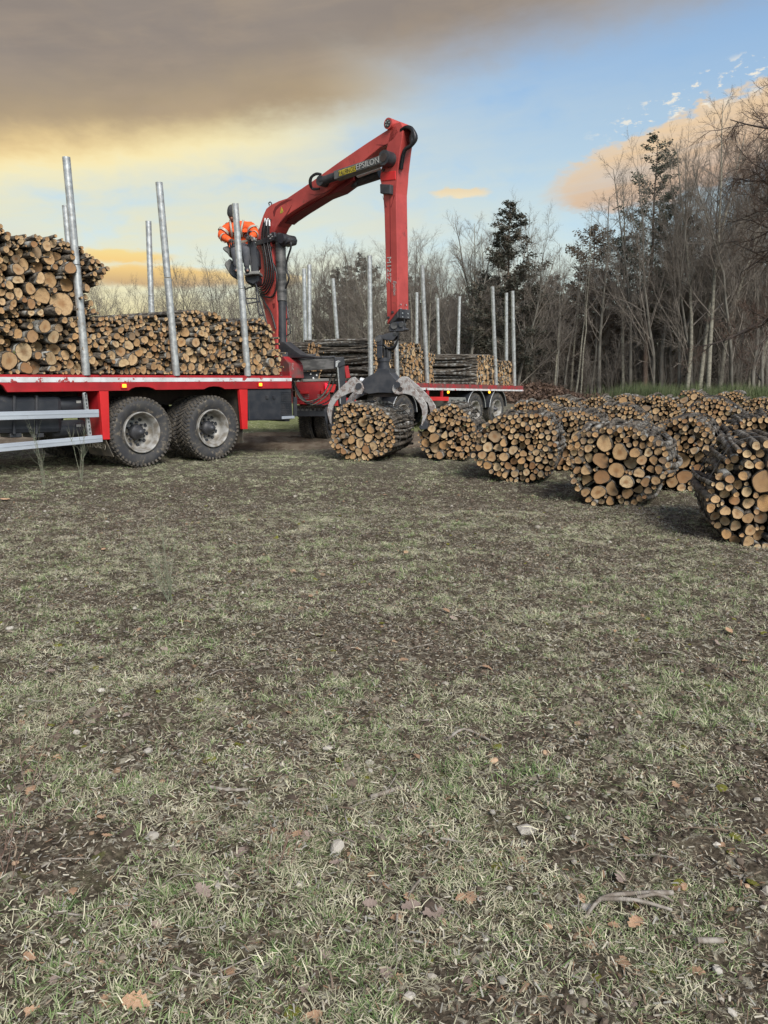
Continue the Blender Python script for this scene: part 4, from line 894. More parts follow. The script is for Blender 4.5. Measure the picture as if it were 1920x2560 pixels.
# running gear
def guard(parent, c, n0, n1, r, a0=5, a1=175):
    b = MB(); k = 18; outer = [(c[0] + r * math.cos(R(a0 + (a1 - a0) * i / k)), c[1] + r * math.sin(R(a0 + (a1 - a0) * i / k))) for i in range(k + 1)]
    inner = [(c[0] + (r - .025) * math.cos(R(a0 + (a1 - a0) * i / k)), c[1] + (r - .025) * math.sin(R(a0 + (a1 - a0) * i / k))) for i in range(k + 1)]
    o = b.prism(outer + inner[::-1], n0, n1).build('mudguard', M['black'], parent)
    ed = [(x, n0 - .004, z) for x, z in [(c[0] + (r - .02) * math.cos(R(a0 + (a1 - a0) * i / k)), c[1] + (r - .02) * math.sin(R(a0 + (a1 - a0) * i / k))) for i in range(k + 1)]]
    MB().tube(ed, .011, 6).build('guard_edge', M['galv'], o); return o
for px, py in ((1189, 1042), (1243, 1036), (1010, 1040)):
    s_, z_ = TR.loc(px, py, .05); z_ = min(max(z_, .42), .55)
    wheel(trailer, (s_, .20, z_), kind=2, spin=px * .1); wheel(trailer, (s_, 2.25, z_), kind=2, rims=False, tread=False)
    guard(trailer, (s_, z_ + .03), .03, .42, .60); guard(trailer, (s_, z_ + .03), 2.05, 2.44, .60)
    MB().cyl((s_, .2, z_), (s_, 2.3, z_), .07, 12).build('axle', M['chassis'], trailer)
for px, py in ((1119.5, 980.5), (1222.5, 980.5)):
    s_, z_ = TR.loc(px, py, -.01); o = MB().box((s_, -.012, z_ - .0), (.05, .03, .06)).build('marker_light', M['black'], trailer); MB().lathe([(0, -.035), (.028, -.028), (.038, -.005), (.038, .01)], 14, c=(s_, -.02, z_)).build('lens', M['amber'], o)
poly('side_guard_rail', TR, trailer, M['redbright'], [(1076, 992), (1122, 992), (1122, 1002.5), (1076, 1001.5)], 0, .05)
poly('side_guard_post', TR, trailer, M['red'], [(1068, 976), (1073, 976), (1073, 1002), (1068, 1002)], .0, .05)
poly('side_guard_post', TR, trailer, M['red'], [(1104.5, 976), (1108, 976), (1108, 992), (1104.5, 992)], .0, .05)
o = poly('storage_box', TR, trailer, M['lgrey'], [(1121, 993), (1165, 993.5), (1168, 1018), (1121, 1018)], .02, .5, .02, .02)
for px in (1130, 1145, 1160): poly('louvre', TR, o, M['black'], [(px - 2.5, 999), (px + 3, 999), (px + 3, 1007.5), (px - 2.5, 1007.5)], .012, .019, .02, 0)
# turntable front: red headboard, drawbar, chevron-edged beam, front twin wheels
DF = Frame(on_y(790, 1060, 16.35), 20.0)
def dpoly(name, m, pts, n0, n1, nt_=None, bevel=.006, **kw):
    q = [DF.loc(x, y, n0 if nt_ is None else nt_) for x, y in pts]; q = [(DF.o + DF.s * a + DF.n * n0, z) for a, z in q]
    vs = []
    for nn in (n0, n1):
        for (a, z) in [DF.loc(x, y, n0 if nt_ is None else nt_) for x, y in pts]:
            W_ = DF.o + DF.s * a + DF.n * nn; W_.z = z; t_ = TR.to(W_); vs.append(tuple(t_))
    k = len(pts); b = MB(); b.add(vs, [tuple(range(k)), tuple(range(2 * k - 1, k - 1, -1))] + [(i, i + k, (i + 1) % k + k, (i + 1) % k) for i in range(k)])
    bm_ = b.mesh(name, [m]); t = bmesh.new(); t.from_mesh(bm_); bmesh.ops.recalc_face_normals(t, faces=t.faces); t.to_mesh(bm_); t.free()
    o = inst(bm_, name, trailer, **kw)
    if bevel: bv = o.modifiers.new('bevel', 'BEVEL'); bv.width = bevel; bv.limit_method = 'ANGLE'
    return o
dpoly('front_plate', M['red'], [(741, 955), (822, 952), (826, 998), (741, 1000)], 0, .12)
dpoly('front_cap', M['lgrey'], [(758, 947), (822, 946), (823, 953), (757, 954.5)], -.02, .14)
dpoly('tow_frame', M['redbright'], [(740, 1001), (890, 996), (890, 1009), (846, 1015), (740, 1010)], -.1, .9)
for px in (748, 800): dpoly('coupling_lug', M['redbright'], [(px, 976), (px + 11, 978), (px + 22, 979), (px + 22, 984), (px, 985)], -.08, -.005, 0)
dpoly('lamp_bracket', M['redbright'], [(818, 961), (840, 961), (838, 981), (816, 981)], -.05, .1)
dpoly('tail_lamp', M['redlens'], [(813, 957), (819, 960), (820, 974), (814, 976)], -.09, -.05)
for i in range(3):
    for px in (762, 793): dpoly('vent_slot', M['lgrey'], [(px, 987 + i * 4), (px + 11, 986.6 + i * 4), (px + 11, 988 + i * 4), (px, 988.4 + i * 4)], -.004, -.001, 0, 0)
dpoly('under_run_beam', M['black'], [(743, 1027), (822, 1027), (822, 1041), (743, 1041)], .1, .24)
dpoly('reflective_strip', M['lgrey'], [(743, 1013), (822, 1015), (822, 1029), (743, 1029)], .12, .15)
for k in range(7):
    x = 746 + k * 10.5; c = DF.L3(x, 1021, .11); pts = []
    for i in range(7):
        q = i / 6 * math.pi; W_ = DF.o + DF.s * (c.x + .037 * math.cos(q)) + DF.n * .112; W_.z = c.z - .05 + .075 * math.sin(q); pts.append(TR.to(W_))
    MB().tube(pts, .006, 5).build('chevron_arc', M['black'], trailer)
dpoly('side_frame', M['red'], [(853, 917), (871, 914), (876, 944), (866, 946), (862, 924), (853, 924)], .5, .56)
wf = DF.o + Vector((-.15, .55, 0))
for off in (-.02, .30):
    P = on_z(774 + off * 120, 1100, 0); t_ = TR.to((P.x, P.y + .45, .49)); wheel(trailer, (t_.x, t_.y, .49), rz=R(80 - 56), kind=2, rims=(off > .2), spin=off)
P = on_z(845, 1098, 0); t_ = TR.to((P.x + .8, P.y + 1.6, .49)); wheel(trailer, tuple(t_), rz=R(24), kind=2, rims=False)
G2 = 'log stacks loaded on the trailer'
def tload(poly_, n0, lab, n, seed, med=.05, **kw):
    return load(TR, poly_, n0, lab, G2, n, med, .35, (), seed, jit=.04, tilt=.015, **kw)
def sload(s0, s1, h, n0, lab, n, seed, med=.045, Lg=2.05):
    zf = lambda s_: zs_ + (ze - zs_) * (s_ - ss) / (se - ss)
    A = [(s0, zf(s0)), (s1, zf(s1)), (s1, zf(s1) + h * .97), ((s0 + s1) / 2, zf(s1) + h * 1.04), (s0, zf(s0) + h * .98)]
    class FF:                                     # reuse load() with metric outlines
        o = TR.o; s = TR.s; n = TR.n; a = TR.a
        @staticmethod
        def loc(x, y, n_): return (x, y)
    return load(FF, A, n0, lab, G2, n, med, .38, (.08, .075), seed, Lg=Lg, jit=.04, tilt=.02)
def sof(px): return TR.loc(px, 930, .15)[0]
sload(sof(936), sof(998), 1.05, .2, 'bark-side log stack at the front of the trailer, left of the grapple', 90, 61)
sload(sof(822), sof(856), .88, .75, 'lower sagging log stack at the trailer front, behind the grey outrigger beam', 110, 62)
sload(sof(1001), sof(1048), 1.02, .12, 'log stack on the trailer just right of the grapple, its cut ends facing out', 110, 63)
sload(sof(1050), sof(1082), .80, .12, 'short log stack on the trailer behind the slanted stake', 70, 64)
sload(sof(1190), sof(1238), .88, .12, 'log stack on the trailer with a long dark bark side and a neat end face', 110, 65)
sload(sof(1244), sof(1283), .76, .12, 'rearmost log stack on the trailer, between the last two near stakes', 80, 66)
# ------------------------------------------------------------------ loader crane
CU = -41.2
CR = Frame((-2.12, 15.2), CU)
crane = empty('loader_crane', CR.o, CR.a, label='red hydraulic loader crane with folded boom standing between truck and trailer', cat='crane')
def c2(pts, n): return [CR.loc(520 + x / 2.765, 280 + y / 2.765, n) for x, y in pts]
def c8(pts, n): return [CR.loc(500 + x / 5.265, 480 + y / 5.265, n) for x, y in pts]
def cpoly(name, m, pts, n0, n1, fn=c2, bevel=.012, tn=None, **kw): return MB().prism(fn(pts, n0 if tn is None else tn), n0, n1).build(name, m, crane, bevel, **kw)
def C3(x, y, n=0.0, fn=c2): q = fn([(x, y)], n)[0]; return Vector((q[0], n, q[1]))
W2 = .15
cpoly('main_boom', M['redcrane'], [(322, 880), (345, 830), (362, 770), (382, 712), (402, 668), (432, 642), (490, 614), (545, 596), (640, 532), (720, 478), (900, 348), (1100, 212), (1262, 108), (1300, 92), (1318, 140), (1285, 190), (1240, 222), (1190, 245), (1110, 310), (1000, 405), (905, 480), (800, 562), (690, 622), (590, 684), (525, 730), (478, 790), (450, 850), (420, 885)], -W2, W2)
for pts in ([(455, 722), (450, 690), (465, 655), (505, 625), (548, 605), (585, 605), (555, 618), (500, 648), (470, 680), (460, 722)], [(580, 642), (560, 690), (528, 735), (500, 765), (498, 760), (540, 708), (566, 665)]):
    cpoly('boom_groove', M['groove'], pts, -W2 - .003, -W2 + .002, bevel=0, tn=-W2)
for pts in ([(695, 565), (740, 572), (800, 560), (850, 535), (800, 566), (740, 577)], [(1160, 225), (1210, 232), (1240, 222), (1212, 226)]): cpoly('boom_groove', M['groove'], pts, -W2 - .003, -W2 + .002, bevel=0, tn=-W2)
cpoly('sticker', M['yellow'], [(500, 690), (508, 655), (522, 688), (512, 700), (500, 702)], -W2 - .003, -W2 - .0005, bevel=0, tn=-W2)
MB().tube([C3(424, 645, 0), C3(420, 628, 0), C3(430, 622, 0), C3(440, 630, 0), C3(438, 645, 0)], .012, 8).build('lifting_eye', M['darksteel'], crane)
# main lower face stiffener and underside plate, the boom's shade put into its dark red
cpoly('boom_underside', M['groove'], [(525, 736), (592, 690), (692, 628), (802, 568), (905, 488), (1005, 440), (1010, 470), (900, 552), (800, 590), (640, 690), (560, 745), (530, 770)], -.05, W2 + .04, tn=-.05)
# outer (vertical) arm
cpoly('outer_boom', M['redcrane'], [(1278, 80), (1330, 66), (1352, 110), (1330, 250), (1312, 400), (1308, 470), (1300, 560), (1302, 700), (1308, 1000), (1312, 1372), (1238, 1468), (1226, 1000), (1218, 700), (1210, 575), (1192, 480), (1196, 400), (1222, 300), (1245, 200), (1262, 110)], -W2, W2 - .02)
cpoly('outer_boom_sleeve', M['redbright'], [(1194, 420), (1298, 405), (1300, 470), (1192, 480)], -W2 - .01, -W2 + .02, tn=-W2)
for pts in ([(1206, 580), (1214, 600), (1234, 660), (1228, 660)], [(1284, 575), (1290, 575), (1266, 660), (1262, 658), (1276, 620)]): cpoly('boom_groove', M['groove'], pts, -W2 - .003, -W2 + .002, bevel=0, tn=-W2)
q = c2([(1258, 580), (1268, 1400)], -W2)
cpoly('weld_seam', M['groove'], [(1256, 580), (1259, 580), (1269, 1400), (1265, 1400)], -W2 - .003, -W2 + .002, bevel=0, tn=-W2)
cpoly('lower_casting', M['darksteel'], [(1262, 1440), (1312, 1376), (1313, 1420), (1290, 1448), (1250, 1470)], -W2 - .004, W2 - .01, tn=-W2)
s_r = c2([(1312, 1372)], -W2)[0]
MB().box((s_r[0] - .01, 0, s_r[1] - .05), (.10, .27, .15)).build('end_bracket', M['darksteel'], crane, .01)
for dz in (.03, .10, -.04, -.10):
    for y_ in (-.08, .06): MB().cyl((s_r[0] + (.005 if dz > 0 else .04), y_, s_r[1] + dz), (s_r[0] + (.012 if dz > 0 else .048), y_, s_r[1] + dz), .012, 8).build('bolt', M['galv'], crane)
for x, y in ((1250, 1422), (1278, 1385), (1215, 403)): p_ = C3(x, y, -W2); MB().cyl(p_, p_ - Vector((0, .02, 0)), .022, 10).build('bolt', M['darksteel'], crane)
# small black box on the arm and top pivot
cpoly('control_valve_box', M['darksteel'], [(1198, 500), (1270, 503), (1268, 570), (1200, 566)], -W2 - .09, -W2, tn=-W2 - .05)
p_ = C3(1300, 100, 0); MB().cyl(p_ + Vector((0, -W2 - .05, 0)), p_ + Vector((0, W2 + .04, 0)), .085, 24).build('top_pivot', M['redcrane'], crane, .01)
MB().cyl(p_ + Vector((0, -W2 - .062, 0)), p_ + Vector((0, -W2 - .045, 0)), .058, 20).build('pivot_cap', M['darksteel'], crane)
for i in range(5): q = i * 1.256; a = p_ + Vector((.036 * math.cos(q), -W2 - .07, .036 * math.sin(q))); MB().cyl(a, a + Vector((0, .012, 0)), .011, 6).build('bolt', M['galv'], crane)
# hose bundle round the head
hm = M['hose']
for i in range(10):
    n_ = -.13 + (i % 5) * .055; e_ = (i // 5) * -.09 + i % 3 * .012
    pts = [C3(1335, 130, n_), C3(1375, 105, n_), C3(1415, 125, n_), C3(1430 + e_ * 300, 180, n_), C3(1405, 230, n_), C3(1362, 262, n_), C3(1345, 320, n_), C3(1335, 395, n_)]
    MB().tube(smoothpts(pts, 4), .032, 8).build('hydraulic_hose', hm, crane)
cpoly('head_link', M['darksteel'], [(1330, 80), (1365, 85), (1385, 130), (1350, 240), (1335, 390), (1318, 395), (1330, 250)], -.09, .09, bevel=.02, tn=0)
# tilt cylinder with its name plate
def cyl2(name, a, b_, r, m, k=20, **kw): return MB().cyl(a, b_, r, k).build(name, m, crane, **kw)
nC = -W2 - .10
a = C3(788, 478, nC); b_ = C3(1236, 322, nC)
cyl2('tilt_cylinder', a, a.lerp(b_, .30), .07, M['darksteel'])
cyl2('cylinder_end', a + Vector((0, -.06, 0)), a + Vector((0, .10, 0)), .085, M['darksteel'])
cyl2('cylinder_end', b_ + Vector((0, -.08, 0)), b_ + Vector((0, .10, 0)), .115, M['darksteel']); cyl2('pivot_cap', b_ + Vector((0, -.09, 0)), b_ + Vector((0, -.075, 0)), .065, M['chassis'])
pl = c2([(868, 408), (1195, 298), (1205, 352), (872, 468)], nC - .08)
MB().prism(pl, nC - .085, nC + .07).build('cylinder_cover', M['plaque'], crane, .01)
d_ = Vector((pl[1][0] - pl[0][0], 0, pl[1][1] - pl[0][1])); ang = math.atan2(d_.z, d_.x)
q = c2([(903, 408), (1020, 370), (1026, 378), (1026, 400), (1022, 410), (905, 446)], nC - .086)
MB().prism(q, nC - .092, nC - .087).build('badge', M['yellow'], crane, .003)
def on_plate(txt, px, py, size, m, sx=1.0):
    p2 = C3(px, py, nC - .094); return text_part(txt, size, crane, m, p2, (R(90), -ang, 0), sx=sx)
on_plate('PALFINGER', 965, 408, .098, M['letterdark'], .86)
on_plate('EPSILON', 1102, 358, .128, M['letter'], 1.06)
for k, (dy, r_) in enumerate(((0, .028),)):
    A = C3(1035, 438, -.02 + .0); B_ = C3(1200, 378, -.02); cyl2('piston_rod', A, B_, .042, M['chrome'])
A = C3(1000, 490, .09); B_ = C3(1195, 425, .09); cyl2('tilt_cylinder', A, B_, .085, M['darksteel'])
A = C3(1015, 496, .0); MB().cyl(A, A + Vector((0, .05, 0)), .03, 10).build('cylinder_lug', M['darksteel'], crane)
for i in range(2):
    pts = [C3(782, 430, nC - .03), C3(745, 425 + i * 8, nC - .05), C3(708 + i * 8, 455, nC - .06), C3(703 + i * 9, 500, nC - .05), C3(725, 535 - i * 6, nC), C3(770, 530, nC + .02)]
    MB().tube(smoothpts(pts, 4), .017, 8).build('hydraulic_hose', hm, crane)
# stencilled type lettering down the arm
def on_arm(txt, px, py, size, m, sx=1, shear=0):
    p2 = C3(px, py, -W2 - .004); return text_part(txt, size, crane, m, p2, (R(90), R(90), 0), sx=sx, shear=shear)
on_arm('M12SZ', 1250, 1090, .125, M['letter'], 1.15)
on_arm('Epsilon', 1290, 1215, .085, M['letter'], .95, .3)
# column
cpoly('column', M['redcrane'], [(332, 870), (430, 880), (425, 950), (452, 1080), (470, 1220), (478, 1400), (476, 1560), (482, 1700), (440, 1700), (425, 1530), (398, 1420), (370, 1290), (352, 1180), (356, 1100), (350, 1020), (335, 940)], -.13, .13)
cpoly('column_wear_mark', M['groove'], [(444, 1325), (462, 1322), (462, 1350), (452, 1362)], -.133, -.129, bevel=0, tn=-.13)
# knuckle link and lift cylinder
cpoly('knuckle_link', M['darksteel'], [(330, 890), (400, 870), (440, 828), (458, 830), (462, 860), (450, 888), (420, 902), (370, 915), (322, 925)], -W2 - .07, -W2 - .02, tn=-W2 - .07)
for x, y in ((420, 860), (435, 848), (445, 862), (432, 875)): p_ = C3(x, y, -W2 - .07); MB().cyl(p_, p_ - Vector((0, .015, 0)), .016, 8).build('bolt', M['galv'], crane)
p_ = C3(325, 880, -W2 - .06); MB().cyl(p_, p_ - Vector((0, .06, 0)), .055, 16).build('knuckle_pin', M['galv'], crane)
cpoly('knuckle_head', M['darksteel'], [(440, 850), (480, 830), (528, 850), (560, 870), (552, 912), (500, 925), (455, 900), (330, 950), (325, 925), (400, 905)], -.10, .13, tn=-.1, bevel=.03)
p_ = C3(548, 882, 0); MB().cyl(p_ + Vector((0, -.16, 0)), p_ + Vector((0, .16, 0)), .085, 20).build('knuckle_pin', M['darksteel'], crane, .01)
A = C3(500, 905, -.02); B_ = C3(510, 1305, -.02); D = C3(514, 1590, -.02)
cyl2('lift_cylinder', A, B_, .098, M['grease'], 24); cyl2('lift_cylinder_rod', B_, D, .078, M['darksteel'], 24)
cpoly('cylinder_shield', M['darksteel'], [(478, 1590), (520, 1588), (550, 1612), (600, 1650), (640, 1676), (740, 1690), (740, 1698), (560, 1700), (478, 1692)], -.10, .10, tn=-.1, bevel=.02)
# hose loops beside the column
for i in range(5):
    n_ = -W2 - .03 - (i % 2) * .03; x0 = 372 + i * 13
    pts = [C3(395 + i * 9, 740, -W2 - .02), C3(378 + i * 11, 800, n_), C3(372 + i * 13, 900, n_), C3(388 + i * 13, 1000, n_), C3(396 + i * 15, 1100, n_), C3(385 + i * 15, 1180, n_), C3(362 + i * 10, 1200 + i * 14, n_), C3(345, 1195 + i * 13, n_ + .05)]
    MB().tube(smoothpts(pts, 4), .015, 8).build('hydraulic_hose', hm, crane)
for i in range(4):
    p_ = C3(395 + i * 10, 735 + (i % 2) * 10, -W2 - .03); MB().cyl(p_, p_ - Vector((0, 0, .11)), .018, 8).build('hose_fitting', M['chrome'], crane)
for pts in ([(545, 905), (570, 900), (572, 940), (545, 1030), (545, 1100), (560, 1150), (535, 1220)], [(440, 930), (432, 1000), (470, 1100), (475, 1200), (440, 1280), (360, 1262)], [(360, 1262), (400, 1330), (440, 1400), (468, 1500)]):
    MB().tube(smoothpts([C3(x, y, -.17) for x, y in pts], 4), .018, 8).build('hydraulic_hose', hm, crane)
MB().tube([C3(535, 1310, .1), C3(540, 1300, .1), C3(565, 1480, .1), C3(570, 1530, .1), C3(540, 1550, .1)], .012, 6).build('guard_loop', M['darksteel'], crane)
MB().tube([C3(540, 1430, .1), C3(562, 1430, .1)], .012, 6).build('guard_loop', M['darksteel'], crane)
# base: red pedestal, slewing housing, outriggers
base_z = .95
MB().box((0, 0, 1.12), (.5, .5, .5), (0, 0, R(50 - CU))).build('pedestal', M['redworn'], crane, .03)
MB().cyl((0, 0, 1.4), (0, 0, 1.62), .33, 28).build('slewing_housing', M['darksteel'], crane, .02)
cpoly('pedestal_gusset', M['redworn'], [(440, 1690), (520, 1690), (560, 1740), (570, 1840), (430, 1840), (430, 1780)], -.25, .1, tn=-.25)
# outrigger across the truck, its beam and leg facing the viewer
OF = Frame(CR.o + Vector((.25, -.05, 0)), 20.0)
def opoly(name, m, pts, n0, n1, bevel=.01, **kw):
    vs = []; fr = OF
    for nn in (n0, n1):
        for x, y in pts:
            a, z = fr.loc(x, y, n0); W_ = fr.o + fr.s * a + fr.n * nn; W_.z = z; vs.append(tuple(CR.to(W_)))
    k = len(pts); me = MB().add(vs, [tuple(range(k)), tuple(range(2 * k - 1, k - 1, -1))] + [(i, i + k, (i + 1) % k + k, (i + 1) % k) for i in range(k)]).mesh(name, [m])
    t = bmesh.new(); t.from_mesh(me); bmesh.ops.recalc_face_normals(t, faces=t.faces); t.to_mesh(me); t.free()
    o = inst(me, name, crane, **kw); bv = o.modifiers.new('bevel', 'BEVEL'); bv.width = bevel; bv.limit_method = 'ANGLE'; bv.segments = 2; return o
opoly('outrigger_beam', M['grease'], [(722, 899), (830, 894), (838, 892), (838, 922), (722, 930)], -.25, .0)
opoly('outrigger_beam_lip', M['darksteel'], [(722, 896), (838, 889), (838, 894), (722, 901)], -.27, .02)
opoly('outrigger_head', M['darksteel'], [(836, 893), (860, 892), (863, 912), (850, 918), (836, 922)], -.28, .03)
opoly('outrigger_leg', M['black'], [(845, 900), (861, 899), (868, 1030), (853, 1030)], -.26, -.08)
opoly('outrigger_pipe', M['galv'], [(839, 905), (846, 901), (852, 903), (846, 908), (843, 918), (839, 918)], -.32, -.28, .004)
opoly('leg_edge', M['galv'], [(843, 918), (846, 918), (853, 1010), (850, 1010)], -.30, -.27, .004)
opoly('red_cover', M['red'], [(719, 890), (736, 890), (736, 897), (724, 900), (722, 930), (716, 938), (690, 938), (700, 905)], -.30, .1)
opoly('valve_block', M['darksteel'], [(736, 930), (800, 928), (796, 946), (752, 948)], -.1, .2)
for x, y in ((775, 933), (782, 944), (744, 950), (790, 936)): opoly('hose_fitting', M['chrome'], [(x, y), (x + 3, y - 1), (x + 4, y + 4), (x, y + 4)], -.13, -.1, .002)
opoly('platform', M['black'], [(705, 880), (760, 885), (790, 885), (790, 889), (742, 891), (705, 893)], -.35, .45)
for k in range(3): pass
# operator seat carried by the column
SY = 14.75
def seat_pt(px, py, dy=0): return CR.to(on_y(px, py, SY + dy))
def spoly(name, m, pts, y0, y1, bevel=.01):
    vs = [tuple(CR.to(on_y(x, y, SY + y0))) for x, y in pts]
    f = [on_y(x, y, SY + y0) for x, y in pts]; vs += [tuple(CR.to(p_ + Vector((0, y1 - y0, 0)))) for p_ in f]
    k = len(pts); me = MB().add(vs, [tuple(range(k)), tuple(range(2 * k - 1, k - 1, -1))] + [(i, i + k, (i + 1) % k + k, (i + 1) % k) for i in range(k)]).mesh(name, [m])
    t = bmesh.new(); t.from_mesh(me); bmesh.ops.recalc_face_normals(t, faces=t.faces); t.to_mesh(me); t.free()
    o = inst(me, name, crane); bv = o.modifiers.new('bevel', 'BEVEL'); bv.width = bevel; bv.limit_method = 'ANGLE'; return o
e8 = lambda pts: [(500 + x / 5.265, 480 + y / 5.265) for x, y in pts]
spoly('seat', M['black'], e8([(400, 690), (700, 690), (760, 760), (775, 1000), (700, 1010), (600, 900), (420, 900)]), -.05, .30, .04)
spoly('seat_back', M['black'], e8([(470, 420), (640, 430), (690, 720), (420, 720)]), .22, .32, .04)
spoly('armrest', M['lgrey'], e8([(290, 730), (370, 705), (395, 740), (390, 860), (355, 800), (310, 770)]), -.30, .1, .02)
spoly('side_panel', M['lgrey'], e8([(318, 935), (395, 870), (420, 930), (385, 1075), (322, 965)]), -.25, -.05, .02)
spoly('side_panel', M['black'], e8([(385, 1075), (395, 960), (470, 900), (500, 1160), (410, 1105)]), -.30, -.05, .02)
spoly('foot_plate', M['lgrey'], e8([(575, 1065), (640, 1045), (770, 1035), (778, 1080), (680, 1082), (580, 1100)]), -.50, -.05, .01)
spoly('seat_base', M['black'], e8([(580, 1095), (770, 1080), (768, 1190), (700, 1230), (600, 1190)]), -.35, .1, .03)
spoly('control_panel', M['black'], e8([(640, 560), (690, 545), (730, 700), (760, 900), (770, 1080), (690, 1080), (670, 900), (650, 700)]), -.30, -.22, .01)
def stube(name, m, pts, r, dy=-.32, sm=True):
    q = [CR.to(on_y(x, y, SY + dy)) for x, y in e8(pts)]; MB().tube(smoothpts(q, 3) if sm else q, r, 8).build(name, m, crane)
stube('guard_rail', M['darksteel'], [(280, 600), (330, 592), (370, 585), (390, 650), (430, 860), (470, 1080), (495, 1150)], .013)
stube('guard_rail', M['darksteel'], [(625, 600), (628, 530), (655, 515), (685, 530), (695, 600), (640, 620), (650, 780), (675, 1000), (690, 1110), (740, 1230), (790, 1450), (880, 1740)], .013)
stube('control_lever', M['hose'], [(590, 600), (595, 570), (620, 560), (640, 580), (625, 610), (600, 610)], .012, -.45)
stube('control_lever', M['hose'], [(430, 640), (425, 700), (440, 760)], .014, -.45)
p_ = seat_pt(500 + 712 / 5.265, 480 + 620 / 5.265, -.40); MB().cyl(p_, p_ + Vector((0, -.04, 0)), .035, 12).build('gauge', M['galv'], crane)
# ladder below the seat
for pts in ([(590, 1240), (600, 1400), (660, 1620)], [(735, 1230), (745, 1400), (780, 1600), (830, 1620)]): stube('ladder_rail', M['darksteel'], pts, .012, -.1)
for a, c in (((592, 1282), (700, 1240)), ((605, 1400), (750, 1405)), ((615, 1472), (780, 1440)), ((775, 1630), (830, 1625))): stube('ladder_rung', M['darksteel'], [a, c], .013, -.1, False)

# ------------------------------------------------------------------ grapple hanging from the arm
GF = Frame((on_y(905, 950, 13.15).x, 13.15), -15.0)
grapple = empty('log_grapple', GF.o, GF.a, label='open log grapple with worn mottled steel claws hanging from the crane arm', cat='grapple')
def g4(pts, n): return [GF.loc(780 + x / 4.879, 780 + y / 4.879, n) for x, y in pts]
def gpoly(name, m, pts, n0, n1, bevel=.01, tn=None, **kw): return MB().prism(g4(pts, n0 if tn is None else tn), n0, n1).build(name, m, grapple, bevel, **kw)
def G3(x, y, n=0.0): q = g4([(x, y)], n)[0]; return Vector((q[0], n, q[1]))
gpoly('grapple_body', M['darksteel'], [(598, 860), (640, 810), (760, 745), (800, 700), (800, 690), (945, 690), (950, 740), (1000, 800), (1035, 835), (1000, 990), (870, 985), (800, 985), (690, 1000), (625, 975)], -.20, .20, .02)
gpoly('body_underside', M['chassis'], [(640, 985), (990, 985), (1090, 1010), (1000, 1035), (760, 1035), (700, 1015)], -.12, .16)
def ring(name, x0, x1, y0, y1, m): a = G3((x0 + x1) / 2, y0); b_ = G3((x0 + x1) / 2, y1); r_ = (g4([(x1, y0)], 0)[0][0] - g4([(x0, y0)], 0)[0][0]) / 2; return MB().cyl(a, b_, r_, 24).build(name, m, grapple, .006)
ring('rotator_flange', 798, 948, 655, 705, M['darksteel']); ring('rotator', 808, 940, 600, 660, M['darksteel']); ring('rotator_flange', 795, 950, 560, 605, M['darksteel'])
gpoly('yoke', M['darksteel'], [(790, 410), (850, 410), (855, 440), (850, 560), (795, 575), (785, 500)], -.12, -.06); gpoly('yoke', M['darksteel'], [(860, 430), (945, 470), (950, 580), (865, 570)], -.02, .12)
for x in (815, 845, 880, 915): p0, p1 = G3(x, 440, -.04), G3(x + 2, 560, -.04); MB().cyl(p0, p1, .014, 8).build('swivel_hose', M['hose'], grapple)
gpoly('hanger_link', M['darksteel'], [(782, 300), (810, 278), (850, 280), (905, 262), (955, 250), (1010, 240), (1040, 255), (1035, 290), (985, 352), (905, 345), (860, 330), (855, 410), (785, 410)], -.09, .09, .015)
for x, y, r_ in ((805, 325, .05), (1010, 262, .03), (998, 165, .055), (1085, 152, .04)): p_ = G3(x, y, -.11); MB().cyl(p_, p_ + Vector((0, .22, 0)), r_, 16).build('link_pin', M['grease'], grapple)
gpoly('upper_link', M['darksteel'], [(938, 170), (950, 145), (1020, 118), (1110, 112), (1120, 200), (1150, 190), (1160, 215), (1110, 235), (1040, 240), (935, 240)], -.08, .08, .015)
for i in range(4):
    n_ = -.05 + i * .03; MB().tube(smoothpts([G3(1060, 290, n_), G3(1040, 350, n_), G3(1000, 420 + i * 8, n_), G3(930, 440 + i * 6, n_), G3(880, 400, n_)], 5), .018, 8).build('hydraulic_hose', M['hose'], grapple)
p_ = G3(1125, 90, 0); MB().tube([p_, G3(1130, 180, 0)], .014, 8).build('hydraulic_hose', M['hose'], grapple)
LC = [(520, 790), (560, 830), (610, 870), (632, 935), (605, 1000), (560, 1005), (500, 975), (430, 1000), (360, 1035), (300, 1080), (262, 1140), (240, 1220), (232, 1300), (240, 1385), (215, 1345), (195, 1280), (180, 1210), (195, 1130), (230, 1060), (280, 990), (370, 900), (430, 850), (470, 805)]
RCL = [(1085, 790), (1130, 785), (1160, 800), (1220, 850), (1280, 900), (1340, 960), (1400, 1020), (1450, 1085), (1490, 1150), (1500, 1230), (1490, 1310), (1440, 1405), (1400, 1412), (1430, 1310), (1420, 1200), (1395, 1110), (1340, 1080), (1280, 1050), (1240, 1010), (1170, 1005), (1110, 995), (1060, 1008), (1010, 1000), (975, 955), (985, 900), (1030, 840)]
INR = [(1085, 790), (1130, 785), (1160, 800), (1250, 920), (1310, 1000), (1360, 1060), (1400, 1130), (1410, 1210), (1390, 1290), (1340, 1390), (1330, 1380), (1345, 1290), (1340, 1200), (1310, 1120), (1240, 1030), (1170, 1005), (1110, 995), (1060, 1008), (1010, 1000), (975, 955), (985, 900), (1030, 840)]
gpoly('claw', M['claw'], LC, -.27, -.23, .006); gpoly('claw', M['claw'], INR, -.27, -.23, .006)
def shift(p, dx, dy): return [(x + dx, y + dy) for x, y in p]
